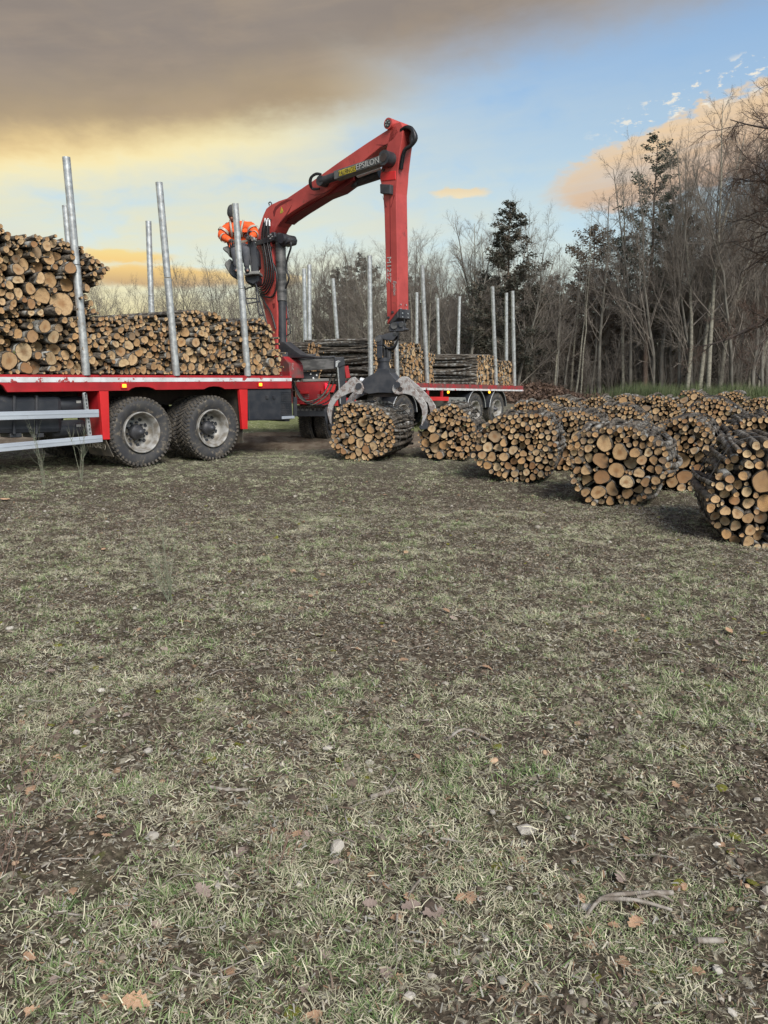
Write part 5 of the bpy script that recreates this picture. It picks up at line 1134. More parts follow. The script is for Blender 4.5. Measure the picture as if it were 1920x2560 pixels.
o_ = MB().prism([GF.loc(780 + x / 4.879, 780 + y / 4.879, .0) for x, y in shift(RCL, 0, 0)], .12, .16).build('claw', M['claw'], grapple, .006)
o_ = MB().prism([GF.loc(780 + x / 4.879, 780 + y / 4.879, .0) for x, y in shift(LC, 150, 20)], .20, .24).build('claw', M['claw'], grapple, .006)
o_ = MB().prism([GF.loc(780 + x / 4.879, 780 + y / 4.879, -.05) for x, y in [(1340, 1385), (1400, 1300), (1440, 1340), (1440, 1415), (1370, 1430), (1335, 1400)]], -.25, .13).build('claw_tip_plate', M['darksteel'], grapple, .006)
o_ = MB().prism([GF.loc(780 + x / 4.879, 780 + y / 4.879, -.05) for x, y in [(185, 1190), (215, 1150), (232, 1210), (232, 1300), (228, 1370), (205, 1320)]], -.23, .16).build('claw_tip_plate', M['darksteel'], grapple, .006)
for x, y, m_ in ((567, 903, 'darksteel'), (1037, 888, 'darksteel')): p_ = G3(x, y, -.3); MB().cyl(p_, p_ + Vector((0, .52, 0)), .05, 18).build('claw_pin', M[m_], grapple, .004)
p_ = G3(1075, 942, -.273); MB().cyl(p_, p_ + Vector((0, .004, 0)), .042, 18).build('claw_hole', M['chassis'], grapple)
cy = [G3(590, 830, -.0), G3(700, 860, .0)]; MB().cyl(cy[0], cy[1], .045, 14).build('claw_cylinder', M['chrome'], grapple)

# ------------------------------------------------------------------ operator
oper = empty('person', on_y(600, 617, SY), 0, label='crane operator in orange hi-vis jacket and dark beanie bent over the controls', cat='person')
OB = oper.location
def pp(px, py, dy=0): return on_y(px, py, SY + dy) - OB
def skin(name, m, chain, edges, parent=None, sub=1, root=0):
    me = bpy.data.meshes.new(name); me.from_pydata([tuple(c[0]) for c in chain], edges, []); o = bpy.data.objects.new(name, me); C.objects.link(o); o.parent = parent
    md = o.modifiers.new('skin', 'SKIN'); md.use_smooth_shade = True; sv = me.skin_vertices[0].data
    for i, c in enumerate(chain): sv[i].radius = c[1] if isinstance(c[1], tuple) else (c[1], c[1]); sv[i].use_root = (i == root)
    s_ = o.modifiers.new('sub', 'SUBSURF'); s_.levels = sub; s_.render_levels = sub; me.materials.append(m); 
    return o
J = {'pelvis': (pp(598, 615, .05), .13), 'waist': (pp(597, 598, .0), .16), 'chest': (pp(596, 576, -.08), .19), 'neck': (pp(588, 558, -.14), .06), 'headb': (pp(584, 548, -.20), .075), 'head': (pp(582, 537, -.22), .095), 'crown': (pp(581, 527, -.21), .07),
     'shL': (pp(569, 566, -.10), .095), 'elL': (pp(552, 591, -.18), .07), 'wrL': (pp(575, 601, -.42), .038), 'haL': (pp(583, 602, -.47), .036),
     'shR': (pp(627, 564, -.06), .095), 'elR': (pp(638, 586, -.18), .07), 'wrR': (pp(628, 592, -.40), .038), 'haR': (pp(622, 592, -.45), .036),
     'hipL': (pp(590, 618, .0), .09), 'knL': (pp(586, 625, -.46), .066), 'anL': (pp(592, 672, -.40), .045), 'toL': (pp(590, 677, -.56), .04),
     'hipR': (pp(608, 618, .0), .09), 'knR': (pp(615, 625, -.46), .066), 'anR': (pp(617, 672, -.40), .045), 'toR': (pp(619, 677, -.56), .04)}
def chain(keys, edges, grow=0.0, **over): return [(J[k][0], over.get(k, J[k][1] + grow)) for k in keys], [(keys.index(a), keys.index(b)) for a, b in edges]
ks = list(J); c_, e_ = chain(ks, [('pelvis', 'waist'), ('waist', 'chest'), ('chest', 'neck'), ('neck', 'headb'), ('headb', 'head'), ('head', 'crown'), ('chest', 'shL'), ('shL', 'elL'), ('elL', 'wrL'), ('wrL', 'haL'), ('chest', 'shR'), ('shR', 'elR'), ('elR', 'wrR'), ('wrR', 'haR'),
    ('pelvis', 'hipL'), ('hipL', 'knL'), ('knL', 'anL'), ('anL', 'toL'), ('pelvis', 'hipR'), ('hipR', 'knR'), ('knR', 'anR'), ('anR', 'toR')], -.012)
skin('body', M['skin'], c_, e_, oper)
c_, e_ = chain(['waist', 'chest', 'neck', 'shL', 'elL', 'wrL', 'shR', 'elR', 'wrR', 'pelvis'], [('waist', 'chest'), ('chest', 'neck'), ('chest', 'shL'), ('shL', 'elL'), ('elL', 'wrL'), ('chest', 'shR'), ('shR', 'elR'), ('elR', 'wrR'), ('waist', 'pelvis')], .02, neck=.085, pelvis=.15)
skin('jacket', M['hivis'], c_, e_, oper)
c_, e_ = chain(['pelvis', 'hipL', 'knL', 'anL', 'hipR', 'knR', 'anR'], [('pelvis', 'hipL'), ('hipL', 'knL'), ('knL', 'anL'), ('pelvis', 'hipR'), ('hipR', 'knR'), ('knR', 'anR')], .012)
skin('trousers', M['cloth'], c_, e_, oper)
for s_ in 'LR':
    c_, e_ = chain(['an' + s_, 'to' + s_], [('an' + s_, 'to' + s_)], .014); skin('boot', M['black'], c_, e_, oper)
    # gloved hand: palm, four fingers, thumb
    w_, h_ = J['wr' + s_][0], J['ha' + s_][0]; d = (h_ - w_).normalized(); sd_ = d.cross(Vector((0, 0, 1))).normalized(); up = sd_.cross(d)
    ch = [(w_, .03), (h_, .036)]; ed = [(0, 1)]
    skin('glove', M['glove'], ch, ed, oper)
    for i in range(4):
        a = h_ + sd_ * (i - 1.5) * .021; l = (.07, .08, .075, .06)[i]
        skin('finger', M['glove'], [(a, .011), (a + d * l * .5 + up * -.005, .0105), (a + d * l * .7 - up * l * .5, .009), (a + d * l * .35 - up * l * .75, .008)], [(0, 1), (1, 2), (2, 3)], oper)
    t0 = h_ - d * .02 + sd_ * (.035 if s_ == 'L' else -.035); skin('thumb', M['glove'], [(t0, .012), (t0 + d * .03 - up * .03 + sd_ * (.015 if s_ == 'L' else -.015), .011), (t0 + d * .05 - up * .05, .009)], [(0, 1), (1, 2)], oper)
# head details
hd = J['head'][0]; fwd = Vector((-.05, -.8, -.6)).normalized(); upv = Vector((0, -.35, .93)).normalized(); rt = fwd.cross(upv).normalized(); upv = rt.cross(fwd)
def blob(name, m, c, r, sq=(1, 1, 1), sub=3):
    bm = bmesh.new(); bmesh.ops.create_icosphere(bm, subdivisions=sub, radius=1)
    for v in bm.verts: v.co = c + rt * v.co.x * r * sq[0] + fwd * v.co.y * r * sq[1] + upv * v.co.z * r * sq[2]
    for f_ in bm.faces: f_.smooth = True
    me = bpy.data.meshes.new(name); bm.to_mesh(me); bm.free(); me.materials.append(m); return inst(me, name, oper)
blob('head', M['skin'], hd + fwd * .01, .098, (.82, 1.0, 1.15)); blob('nose', M['skin'], hd + fwd * .11 - upv * .01, .018, (.7, 1, 1.3), 2)
for s_ in (-1, 1): blob('ear', M['skin'], hd + rt * s_ * .082 - upv * .01, .022, (.4, .8, 1.3), 2); blob('eye', M['black'], hd + rt * s_ * .032 + fwd * .098 + upv * .012, .010, (1, .5, .7), 2)
blob('mouth', M['groove'], hd + fwd * .095 - upv * .05, .02, (1, .3, .25), 2)
bm = bmesh.new(); bmesh.ops.create_uvsphere(bm, u_segments=24, v_segments=14, radius=1)
for v in bm.verts:
    q = v.co.copy(); q.z = max(q.z, -.12); fl_ = 1.0 if q.z > 0 else 1.03
    v.co = hd + upv * .03 + rt * q.x * .094 * fl_ + fwd * q.y * .108 * fl_ + upv * (q.z * .155)
for f_ in bm.faces: f_.smooth = True
me = bpy.data.meshes.new('beanie'); bm.to_mesh(me); bm.free(); me.materials.append(M['knit']); inst(me, 'beanie', oper)
# dark collar, reflective bands
def band(a, b_, t, r, w_=.022): 
    p0 = a.lerp(b_, t); d = (b_ - a).normalized(); MB().tube([p0 - d * w_, p0 + d * w_], r, 16, cap=False).build('reflective_band', M['tape'], oper)
for s_ in 'LR': band(J['sh' + s_][0], J['el' + s_][0], .55, .112); band(J['el' + s_][0], J['wr' + s_][0], .4, .085); 
w0, ch_ = J['waist'][0], J['chest'][0]; band(w0, ch_, .15, .19); 
for sx in (-1, 1):
    a = ch_ + Vector((sx * .12, -.14, .15)); b2 = ch_ + Vector((sx * .09, -.21, -.02)); c3_ = w0 + Vector((sx * .09, -.19, .02))
    MB().tube(smoothpts([a, b2, c3_], 3), .019, 6).build('reflective_brace', M['tape'], oper)
MB().tube([J['neck'][0] + Vector((0, .02, -.035)), J['neck'][0] + Vector((0, -.01, .03))], [.10, .085], 16, cap=False).build('collar', M['cloth'], oper)
MB().tube([ch_ + Vector((.02, -.19, .12)), ch_ + Vector((.02, -.225, -.06)), w0 + Vector((.02, -.20, 0))], .014, 6).build('zip_flap', M['cloth'], oper)
# ------------------------------------------------------------------ trees
def tmat(name, c1, c2, sc=3, dark=None, **kw): return mat(name, c1, c2, sc, .9, **kw)
MT = {'grey': mat('grey_bark', (.085, .075, .062), (.17, .16, .135), 6, .9, coord='Object', stretch=(1, 1, .3)), 'twig': mat('twig_bark', (.14, .12, .10), (.22, .19, .16), 2, .9),
      'birch': mat('birch_bark', (.27, .255, .20), (.16, .145, .115), 5, .85, c3=(.06, .055, .05), s3=7, lo3=.6, hi3=.66, stretch=(1, 1, 2.5)), 'pinebark': mat('pine_bark', (.16, .11, .08), (.09, .07, .06), 4, .9, stretch=(1, 1, .4)),
      'oak': mat('oak_tree_bark', (.045, .036, .032), (.08, .06, .052), 4, .95), 'oaktwig': mat('oak_twig', (.10, .065, .05), (.15, .10, .075), 2, .95)}
def frusta(P0, P1, R0, R1, k):
    P0, P1, R0, R1 = map(np.asarray, (P0, P1, R0, R1)); d = P1 - P0; d = d / (np.linalg.norm(d, axis=1)[:, None] + 1e-9)
    up = np.where(np.abs(d[:, 2:3]) < .9, [[0, 0, 1.]], [[1., 0, 0]]); x = np.cross(up, d); x /= np.linalg.norm(x, axis=1)[:, None]; y = np.cross(d, x)
    th = np.arange(k) / k * 2 * np.pi; o = x[:, None] * np.cos(th)[None, :, None] + y[:, None] * np.sin(th)[None, :, None]
    V = np.stack([P0[:, None] + o * R0[:, None, None], P1[:, None] + o * R1[:, None, None]], 1).reshape(-1, 3)
    n = len(P0); b = (np.arange(n) * 2 * k)[:, None]; j = np.arange(k)[None]; j2 = (np.arange(k)[None] + 1) % k
    return V, np.stack([b + j, b + j2, b + k + j2, b + k + j], -1).reshape(-1, 4)
def np_mesh(name, V, Fc, mats, mi=None, smooth=True):
    me = bpy.data.meshes.new(name); V = np.asarray(V, np.float32); Fc = np.asarray(Fc, np.int32); nf, k = Fc.shape
    me.vertices.add(len(V)); me.vertices.foreach_set('co', V.ravel()); me.loops.add(nf * k); me.loops.foreach_set('vertex_index', Fc.ravel()); me.polygons.add(nf)
    me.polygons.foreach_set('loop_start', np.arange(nf, dtype=np.int32) * k)
    for q in mats: me.materials.append(q)
    if smooth: me.polygons.foreach_set('use_smooth', np.ones(nf, bool))
    me.update(calc_edges=True); me.validate(); return me
class Seg:
    def __init__(s): s.a = []; s.b = []; s.r = []; s.q = []; s.lv = []
    def add(s, a, b, r0, r1, lv): s.a.append(a); s.b.append(b); s.r.append(r0); s.q.append(r1); s.lv.append(lv)
    def mesh(s, name, m, lo, hi, k):
        ix = [i for i, l in enumerate(s.lv) if lo <= l <= hi]
        if not ix: return None
        V, Fc = frusta(np.array(s.a)[ix], np.array(s.b)[ix], np.array(s.r)[ix], np.array(s.q)[ix], k); return np_mesh(name, V, Fc, [m])
def grow(sg, g, p, d, L, r, lv, cfg, tips=None):
    n = cfg['seg'][lv]; st = L / n; w_ = cfg['wander'][lv]; up = cfg['up'][lv]; end = r * cfg['taper'][lv]
    nodes = [(p, d, r)]
    for i in range(n):
        d = d + g.normal(0, w_, 3) + np.array([0, 0, up]); d /= np.linalg.norm(d); q = p + d * st; r0 = r + (end - r) * i / n; r1 = r + (end - r) * (i + 1) / n
        sg.add(p, q, r0, r1, lv); p = q; nodes.append((p, d, r1))
    if lv + 1 < len(cfg['seg']):
        nb = cfg['kids'][lv]; nb = int(nb * g.uniform(.75, 1.25)) + 1; f0 = cfg['start'][lv]
        for j in range(nb):
            f = f0 + (1 - f0) * (j + g.random()) / nb; x = f * n; i = min(int(x), n - 1); t = x - i; b = nodes[i][0] * (1 - t) + nodes[i + 1][0] * t; dd = nodes[i][1]; rr = nodes[i][2]
            az_ = g.random() * 6.283; a = R(g.normal(cfg['ang'][lv], 9)); ax = np.cross(dd, [math.cos(az_), math.sin(az_), .3 * g.normal()]); ax /= np.linalg.norm(ax) + 1e-9
            nd_ = dd * math.cos(a) + ax * math.sin(a); Lc = L * cfg['len'][lv] * (1.05 - cfg['fall'][lv] * f) * g.uniform(.6, 1.2); rc = min(rr * .7, max(cfg['rmin'], rr * cfg['rad'][lv]))
            grow(sg, g, b, nd_, Lc, rc, lv + 1, cfg, tips)
    elif tips is not None: tips.append(p)
base = dict(seg=[9, 5, 3, 2], wander=[.05, .11, .16, .2], up=[.03, .07, .06, .03], taper=[.12, .2, .3, .4], kids=[20, 8, 6], start=[.3, .2, .15], ang=[42, 38, 38], len=[.36, .45, .5], fall=[.75, .6, .5], rad=[.36, .42, .5], rmin=.010)
TREES = []
def bare_tree(seed, H, r, mt='grey', **kw):
    cfg = dict(base); cfg.update(kw); g = np.random.default_rng(seed); sg = Seg(); grow(sg, g, np.array([0, 0, -.15]), np.array([g.normal(0, .05), g.normal(0, .05), 1.]), H, r, 0, cfg)
    return (sg.mesh('trunk', MT[mt], 0, 0, 8), sg.mesh('branches', MT['twig'], 1, 1, 5), sg.mesh('twigs', MT['twig'], 2, 9, 3), H)
for i in range(4): TREES.append(bare_tree(100 + i, 10, .085 + .012 * i, 'grey', kids=[26, 10, 8]))
for i in range(3): TREES.append(bare_tree(110 + i, 10, .10, 'grey', kids=[22, 12, 9], start=[.10, .2, .15], ang=[32, 32, 36], len=[.6, .45, .5], wander=[.09, .12, .17, .2]))
for i in range(3): TREES.append(bare_tree(120 + i, 10, .105, 'birch', kids=[28, 10, 8], start=[.28, .2, .2], ang=[48, 40, 40], wander=[.045, .1, .15, .2]))
SLIM = [bare_tree(130 + i, 10, .06, 'birch' if i % 2 else 'grey', kids=[12, 6, 4], start=[.5, .3, .2], len=[.26, .45, .5], wander=[.05, .12, .16, .2]) for i in range(4)]
BUSH = [bare_tree(140 + i, 10, .05, 'grey', kids=[20, 10, 7], start=[.05, .1, .1], ang=[38, 34, 36], len=[.65, .42, .5], wander=[.14, .14, .17, .2], seg=[6, 5, 3, 2], rmin=.014) for i in range(3)]
def place_tree(T, pos, H, rz, name, lab, group, lean=(0, 0)):
    s_ = H / T[3]; o = empty(name, pos, rz, label=lab, cat='tree', group=group); o.rotation_euler = (lean[0], lean[1], rz); o.scale = (s_ * (.85 if s_ > 1.3 else 1),) * 2 + (s_,)
    for me, nm in zip(T[:3], ('trunk', 'branches', 'twigs')):
        if me: inst(me, nm, o)
    if len(T) > 4: inst(T[4], 'needles' if 'pine' in name or 'fir' in name else 'leaves', o)
    return o
# evergreens: trunk, whorled limbs and needle sprays
def leaf_faces(C_, size, g, asp=2.2, droop=0):
    n = len(C_); d = g.normal(0, 1, (n, 3)); d[:, 2] = d[:, 2] * .5 + droop; d /= np.linalg.norm(d, axis=1)[:, None]; e = g.normal(0, 1, (n, 3)); e = np.cross(d, e); e /= np.linalg.norm(e, axis=1)[:, None] + 1e-9
    s_ = size * g.uniform(.5, 1.3, n)[:, None]; V = np.stack([C_ - d * s_ * asp / 2, C_ + e * s_ * .5, C_ + d * s_ * asp / 2, C_ - e * s_ * .5], 1).reshape(-1, 3); return V, np.arange(n * 4).reshape(-1, 4)
def needle_mat(name, a, b, c): return mat(name, a, b, 1.2, .85, c3=c, s3=2.4, lo3=.52, hi3=.7)
MN = {'fir': needle_mat('fir_needles', (.045, .050, .038), (.08, .07, .05), (.11, .075, .055)), 'pine': needle_mat('pine_needles', (.055, .075, .055), (.08, .10, .07), (.11, .12, .08)), 'rust': needle_mat('rusty_leaves', (.12, .075, .045), (.07, .065, .04), (.18, .10, .05)), 'olive': needle_mat('ivy_leaves', (.05, .06, .028), (.09, .085, .035), (.14, .11, .04)), 'dark': needle_mat('dark_evergreen', (.022, .028, .026), (.035, .042, .034), (.05, .045, .035))}
def evergreen(seed, H, r, crown0, wid, mn, nb, nl, size, sparse=0.0, cone=.9, ang=75, up=.02):
    g = np.random.default_rng(seed); sg = Seg(); P = []; z = np.array([0, 0, -.1]); d = np.array([0, 0, 1.]); n = 10; pts = [z]
    for i in range(n): d2 = d + g.normal(0, .03, 3); d2 /= np.linalg.norm(d2); q = pts[-1] + d2 * H / n; sg.add(pts[-1], q, r * (1 - i / n * .93), r * (1 - (i + 1) / n * .93), 0); pts.append(q)
    for j in range(nb):
        f = crown0 + (1 - crown0) * (j + g.random()) / nb; x = f * n; i = min(int(x), n - 1); b = pts[i] + (pts[i + 1] - pts[i]) * (x - i); a = g.random() * 6.283
        t = (f - crown0) / (1 - crown0); L = wid * ((1 - t) ** cone * .95 + .06) * g.uniform(.55, 1.25) * min(1, .55 + t * 3); an = R(g.normal(ang, 9)); dr = np.array([math.cos(a) * math.sin(an), math.sin(a) * math.sin(an), math.cos(an)])
        p = b; rr = max(.012, r * .16 * (1 - f * .6)); q2 = []
        for k in range(4):
            dr = dr + g.normal(0, .10, 3) + np.array([0, 0, up]); dr /= np.linalg.norm(dr); q = p + dr * L / 4; sg.add(p, q, rr * (1 - k * .22), rr * (1 - (k + 1) * .22), 1); q2.append((p, q)); p = q
            if k: 
                for _ in range(2): e = dr + g.normal(0, .6, 3); e /= np.linalg.norm(e); sg.add(q, q + e * L * .22, rr * .4, rr * .2, 2); q2.append((q, q + e * L * .22))
        m_ = int(nl * L / wid * (1 - sparse * g.random())) + 6
        for _ in range(m_):
            k = min(len(q2) - 1, int(len(q2) * g.random() ** .7)); u, v = q2[k]; P.append(u + (v - u) * g.random() + g.normal(0, .10 + .02 * L, 3) * np.array([1, 1, .6]))
    V, Fc = leaf_faces(np.array(P), size, g); return (sg.mesh('trunk', MT['pinebark'], 0, 0, 8), sg.mesh('branches', MT['pinebark'], 1, 2, 4), None, H, np_mesh('needles', V, Fc, [MN[mn]], smooth=False))
FIR = [evergreen(200 + i, 12, .17, .12, 3.1, 'fir', 120, 420, .085, .2, cone=.7) for i in range(2)]
PINE = [evergreen(210, 16, .20, .42, 2.6, 'pine', 60, 260, .085, .5, cone=.55, ang=62, up=.07), evergreen(211, 14, .18, .35, 2.5, 'dark', 70, 300, .09, .3, cone=.5, ang=70)]
RUST = [evergreen(220 + i, 10, .14, .18, 2.7, 'rust' if i == 0 else 'olive', 80, 260, .08, .3, cone=.5, ang=60, up=.05) for i in range(2)]
DARK = [evergreen(230 + i, 11, .16, .05, 3.0, 'dark', 85, 330, .11, .15, cone=.55, ang=75) for i in range(2)]
def zone(px): return 'behind the truck load' if px < 560 else 'behind the crane column' if px < 800 else 'behind the hanging grapple arm' if px < 1000 else 'behind the trailer load' if px < 1200 else 'round the conical fir' if px < 1350 else 'above the brush heap' if px < 1500 else 'round the tall ragged pine' if px < 1700 else 'round the birch group' if px < 1830 else 'at the right edge'
def at(px, Y, sink=0.0): p_ = on_y(px, 950, Y); return (p_.x, Y, float(gh(p_.x, Y)) * .3 - .05 + .004 * max(0, Y - 60))
def Hfor(py, Y): return 1.3 + (950 - py) / 1923 * Y / 1.0
# evergreens singled out
for T, px, Y, py, nm, lab in ((FIR[0], 1262, 52, 528, 'fir_tree', 'dark brownish-green conical fir left of centre of the wood'), (PINE[0], 1612, 52, 385, 'pine_tree', 'tall sparse grey-green pine with a ragged leaning top'),
    (RUST[0], 1462, 57, 590, 'oak_tree', 'rust-brown leaved tree between the fir and the tall pine'), (RUST[1], 1690, 56, 560, 'ivy_tree', 'olive-yellow leafy tree behind the bare birches'), (PINE[1], 1540, 62, 610, 'pine_tree', 'dark green pine low behind the tall ragged pine'),
    (PINE[1], 1850, 60, 560, 'pine_tree', 'dark pine deep in the wood at the right edge'), (DARK[0], 905, 74, 660, 'fir_tree', 'broad dark evergreen behind the crane arm, right'), (DARK[1], 850, 76, 690, 'fir_tree', 'broad dark evergreen behind the crane arm, left'),
    (FIR[1], 1205, 62, 700, 'fir_tree', 'smaller dark fir at the left foot of the conical one'), (DARK[0], 1372, 64, 735, 'fir_tree', 'dark evergreen filling the gap right of the conical fir'), (DARK[1], 1755, 64, 640, 'fir_tree', 'dark evergreen behind the tall birches')):
    place_tree(T, at(px, Y), Hfor(py, Y), px * .7, nm, lab, 'evergreen and leafy trees in the wood')
for i in range(44):  # dark evergreens added to deepen the shade inside the wood
    px = 990 + i * 22.5 + rnd.uniform(-15, 15); Y = rnd.uniform(64, 78); py = rnd.uniform(700, 800) - max(0, px - 1500) * .12
    place_tree(DARK[i % 2], at(px, Y), Hfor(py, Y), rnd.uniform(0, 6.28), 'fir_tree', 'added dark evergreen deepening the shade inside the wood, ' + zone(px), 'dark evergreens added to darken the wood, ' + zone(px))
# pale trunks on the edge
front = [(1452, 50, 600, SLIM[1], 'pale slim trunk curving left above the back log row, left of a pair'), (1438, 51, 540, SLIM[3], 'pale slim trunk rising straight beside the left-curving one'), (1392, 50, 620, SLIM[0], 'slim brown-grey trunk by the small red sign'), (1410, 51.5, 560, SLIM[2], 'slim leaning trunk just right of the small red sign'),
    (1560, 51, 450, TREES[7], 'pair-like leaning pale trunk below the tall ragged pine, left one'), (1578, 50.5, 430, TREES[1], 'grey trunk below the tall ragged pine, right one'), (1718, 49, 360, TREES[8], 'pale birch leaning left at the grassy edge'), (1748, 49.5, 330, TREES[9], 'slim pale birch in the middle of the birch group'),
    (1772, 48, 300, TREES[7], 'thickest pale birch with dark bands, centre of the birch group'), (1798, 50, 340, TREES[8], 'grey-barked birch right behind the thickest one'), (1835, 49, 420, TREES[5], 'bare tree with a trunk leaning strongly right'), (1330, 52, 560, TREES[0], 'bare tree behind the brown brush heap'), (1290, 51, 600, TREES[4], 'bare tree just right of the trailer end'),
    (1500, 51, 520, TREES[2], 'bare grey tree left of the tall pine'), (1660, 51, 440, TREES[3], 'bare grey tree right of the tall pine'), (1890, 50, 330, TREES[6], 'bare many-stemmed tree under the oak at the right edge')]
for px, Y, py, T, lab in front: place_tree(T, at(px, Y), Hfor(py, Y), px * 1.3, 'birch_tree' if T in TREES[7:10] or T in SLIM else 'bare_tree', lab, 'trees on the front edge of the wood', lean=(rnd.gauss(0, .03), (.22 if 'strongly' in lab else -.05 if 'left' in lab else .03)))
for i in range(56):                                        # main belt
    px = 1000 + (i + rnd.random()) * 17.5; Y = rnd.uniform(50.5, 62); tgt = 640 - 150 * math.exp(-((px - 1250) / 90) ** 2) - max(0, px - 1480) * .62; tgt = max(tgt, 390); py = tgt + rnd.uniform(-10, 110)
    T = rnd.choice(TREES + SLIM[:2]); place_tree(T, at(px, Y), Hfor(py, Y), rnd.uniform(0, 6.28), 'bare_tree', 'bare leafless tree in the front belt of the wood, ' + zone(px), 'bare trees of the front belt, ' + zone(px), (rnd.gauss(0, .04), rnd.gauss(0, .04)))
for i in range(10):                                        # wide crowns crowding the right
    px = 1640 + i * 30 + rnd.uniform(-8, 8); Y = rnd.uniform(49, 56); py = 385 + abs(px - 1800) * .35 + rnd.uniform(-10, 90)
    place_tree(TREES[4 + i % 3], at(px, Y), Hfor(py, Y), rnd.uniform(0, 6.28), 'bare_tree', 'wide-crowned bare tree with dense upswept twigs, ' + zone(px), 'wide-crowned bare trees, ' + zone(px), (rnd.gauss(0, .03), rnd.gauss(0, .05)))
for i in range(34):                                        # second belt, behind the crane and the trailer
    px = 700 + (i + rnd.random()) * 13; Y = rnd.uniform(60, 72); py = 655 - max(0, px - 980) * .12 + rnd.uniform(-35, 50)
    T = rnd.choice(TREES); place_tree(T, at(px, Y), Hfor(py, Y), rnd.uniform(0, 6.28), 'bare_tree', 'bare leafless tree of the farther belt, ' + zone(px), 'bare trees of the farther belt, ' + zone(px), (rnd.gauss(0, .04), rnd.gauss(0, .04)))
for i in range(34):                                        # far hedge line left
    px = 225 + (i + rnd.random()) * 15.5; Y = rnd.uniform(74, 92); py = 735 - (px - 225) * .085 + rnd.uniform(-25, 30)
    T = rnd.choice(BUSH + TREES[4:7]); place_tree(T, at(px, Y), Hfor(py, Y), rnd.uniform(0, 6.28), 'bare_tree', 'small bare tree in the distant tree line, ' + zone(px), 'small bare trees of the distant line, ' + zone(px), (rnd.gauss(0, .06), rnd.gauss(0, .06)))
for i in range(16):                                        # understorey bushes
    px = 1290 + i * 41 + rnd.uniform(-14, 14); Y = rnd.uniform(49.5, 54)
    place_tree(BUSH[i % 3], at(px, Y), rnd.uniform(3.5, 6.5), rnd.uniform(0, 6.28), 'bare_bush', 'leafless bush growing under the trees at the edge of the wood', 'leafless bushes under the trees')
# big oak whose trunk stands off to the right
g = np.random.default_rng(5); sg = Seg(); cfg = dict(seg=[5, 9, 7, 4, 3], wander=[.08, .27, .3, .3, .3], up=[0, .02, .015, .02, 0], taper=[.6, .16, .25, .35, .4], kids=[28, 14, 12, 6], start=[.34, .15, .12, .1], ang=[62, 50, 48, 46], len=[.78, .46, .45, .5], fall=[.35, .5, .5, .4], rad=[.27, .42, .45, .55], rmin=.015)
grow(sg, g, np.array([0, 0, -.3]), np.array([-.05, 0, 1.]), 9.5, .42, 0, cfg)
oakT = (sg.mesh('trunk', MT['oak'], 0, 0, 12), sg.mesh('branches', MT['oak'], 1, 2, 6), sg.mesh('twigs', MT['oaktwig'], 3, 9, 3), 9.5)
p_ = on_y(2060, 950, 29); place_tree(oakT, (p_.x, 29, 0), 11.4, 2.6, 'oak_tree', 'big old oak whose crooked dark branches reach in from the right edge', None)
# shaded thicket of stems and dead branches, joined: nobody could count it
g = np.random.default_rng(77); n = 9000; px = g.uniform(700, 2050, n); Yy = g.uniform(52, 74, n); x = (px - 960) / 1923 * Yy; P0 = np.stack([x, Yy, g.uniform(0, 3.2, n) ** 1.0], -1); P0[:, 2] *= (g.random(n) > .35)
d = g.normal(0, 1, (n, 3)); d[:, 2] = np.abs(d[:, 2]) + 1.0 * (P0[:, 2] < .01); d /= np.linalg.norm(d, axis=1)[:, None]; Ls = g.uniform(.8, 3.6, n); mid = P0 + d * Ls[:, None] / 2; d2 = d + g.normal(0, .3, (n, 3)); P2 = mid + d2 * Ls[:, None] / 2; rr = g.uniform(.008, .03, n)
V1, F1 = frusta(P0, mid, rr, rr * .7, 3); V2, F2 = frusta(mid, P2, rr * .7, rr * .3, 3)
o = inst(np_mesh('thicket', np.vstack([V1, V2]), np.vstack([F1, F2 + len(V1)]), [MT['twig']]), 'thicket', kind='stuff', label='tangled undergrowth of thin stems and dead branches inside the wood')
# brush heap of brown dead leaves and twigs right of the trailer end
def heap(c, sx, sy, h, n, sz, m, name, lab, seed, kind='stuff', twigs=300):
    g = np.random.default_rng(seed); u = g.normal(0, .42, (n, 2)); z = h * np.exp(-(u ** 2).sum(1) * 1.5) * g.random(n) ** .5; C_ = np.stack([c[0] + u[:, 0] * sx, c[1] + u[:, 1] * sy, z + c[2]], -1); V, Fc = leaf_faces(C_, sz, g, 1.6)
    u = g.normal(0, .4, (twigs, 2)); z = h * np.exp(-(u ** 2).sum(1) * 1.5) * g.random(twigs); A = np.stack([c[0] + u[:, 0] * sx, c[1] + u[:, 1] * sy, z + c[2]], -1); dd = g.normal(0, 1, (twigs, 3)); dd[:, 2] = np.abs(dd[:, 2]) * .7; B_ = A + dd * .3
    V2, F2 = frusta(A, B_, np.full(twigs, .012), np.full(twigs, .006), 3); me = np_mesh(name, np.vstack([V, V2]), np.vstack([Fc, F2 + len(V)]), [m], smooth=False); return inst(me, name, kind=kind, label=lab)
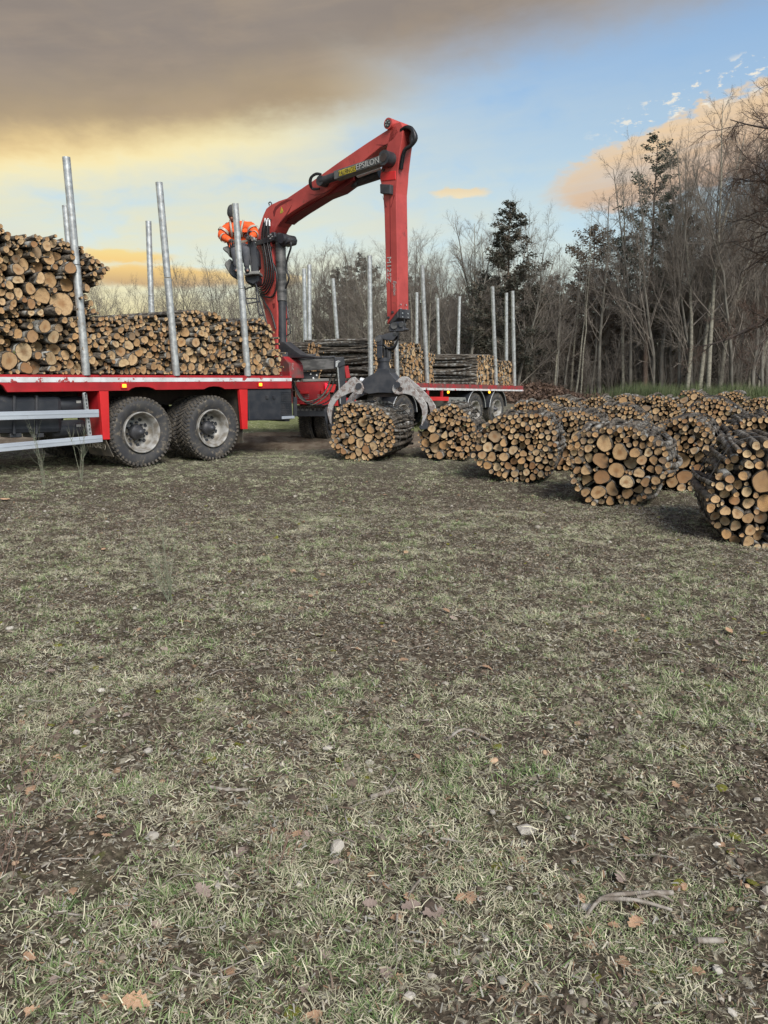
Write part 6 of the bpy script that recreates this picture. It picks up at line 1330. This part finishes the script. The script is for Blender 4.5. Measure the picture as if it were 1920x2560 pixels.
mbrush = mat('dead_leaves', (.20, .125, .085), (.12, .08, .06), 3, .9, c3=(.28, .18, .12), s3=6)
c = at(1345, 44); heap((c[0], c[1], 0), 3.2, 1.5, 1.15, 5000, .13, mbrush, 'brush_heap', 'heap of brown dead leaves and cut branches behind the trailer end', 3, twigs=700)
c = at(1560, 47); heap((c[0], c[1], 0), 12, 1.2, .5, 6000, .12, mbrush, 'leaf_litter', 'brown leaf litter along the foot of the wood', 4, twigs=500)
# rough grass and broom at the foot of the wood
mrg = mat('rough_grass', (.07, .10, .035), (.13, .15, .07), 1.5, .9, c3=(.20, .19, .11), s3=3)
g = np.random.default_rng(9); n = 9000; px = np.concatenate([g.normal(1600, 45, n // 4), g.normal(1760, 110, n // 2), g.normal(1900, 60, n - n // 4 - n // 2)]); Yy = g.uniform(44, 49.5, n); x = (px - 960) / 1923 * Yy; h = g.uniform(.25, 1.0, n) * (1 + .5 * vn(x, Yy)); ln = g.normal(0, .2, (n, 2)); w_ = g.uniform(.012, .03, n); a = g.random(n) * 3.14
B0 = np.stack([x - w_ * np.cos(a), Yy - w_ * np.sin(a), 0 * x], -1); B1 = np.stack([x + w_ * np.cos(a), Yy + w_ * np.sin(a), 0 * x], -1); T0 = np.stack([x + ln[:, 0] * h, Yy + ln[:, 1] * h, h], -1)
inst(np_mesh('rough_grass', np.stack([B0, B1, T0], 1).reshape(-1, 3), np.arange(n * 3).reshape(-1, 3), [mrg], smooth=False), 'rough_grass', kind='stuff', label='tall rough green grass at the foot of the birches')
# small red sign among the trunks
c = on_y(1388.5, 975, 48); sg_ = empty('warning_sign', (c.x, 48, 0), 0, label='small red notice board on a post among the trunks', cat='sign')
MB().box((0, 0, c.z), (.26, .02, .22)).build('board', M['redbright'], sg_); MB().box((0, .03, c.z / 2), (.05, .04, c.z)).build('post', MT['grey'], sg_)
for dz, w_ in ((.05, .12), (-.04, .16)): MB().box((0, -.012, c.z + dz), (w_, .004, .028)).build('lettering', M['letter'], sg_)
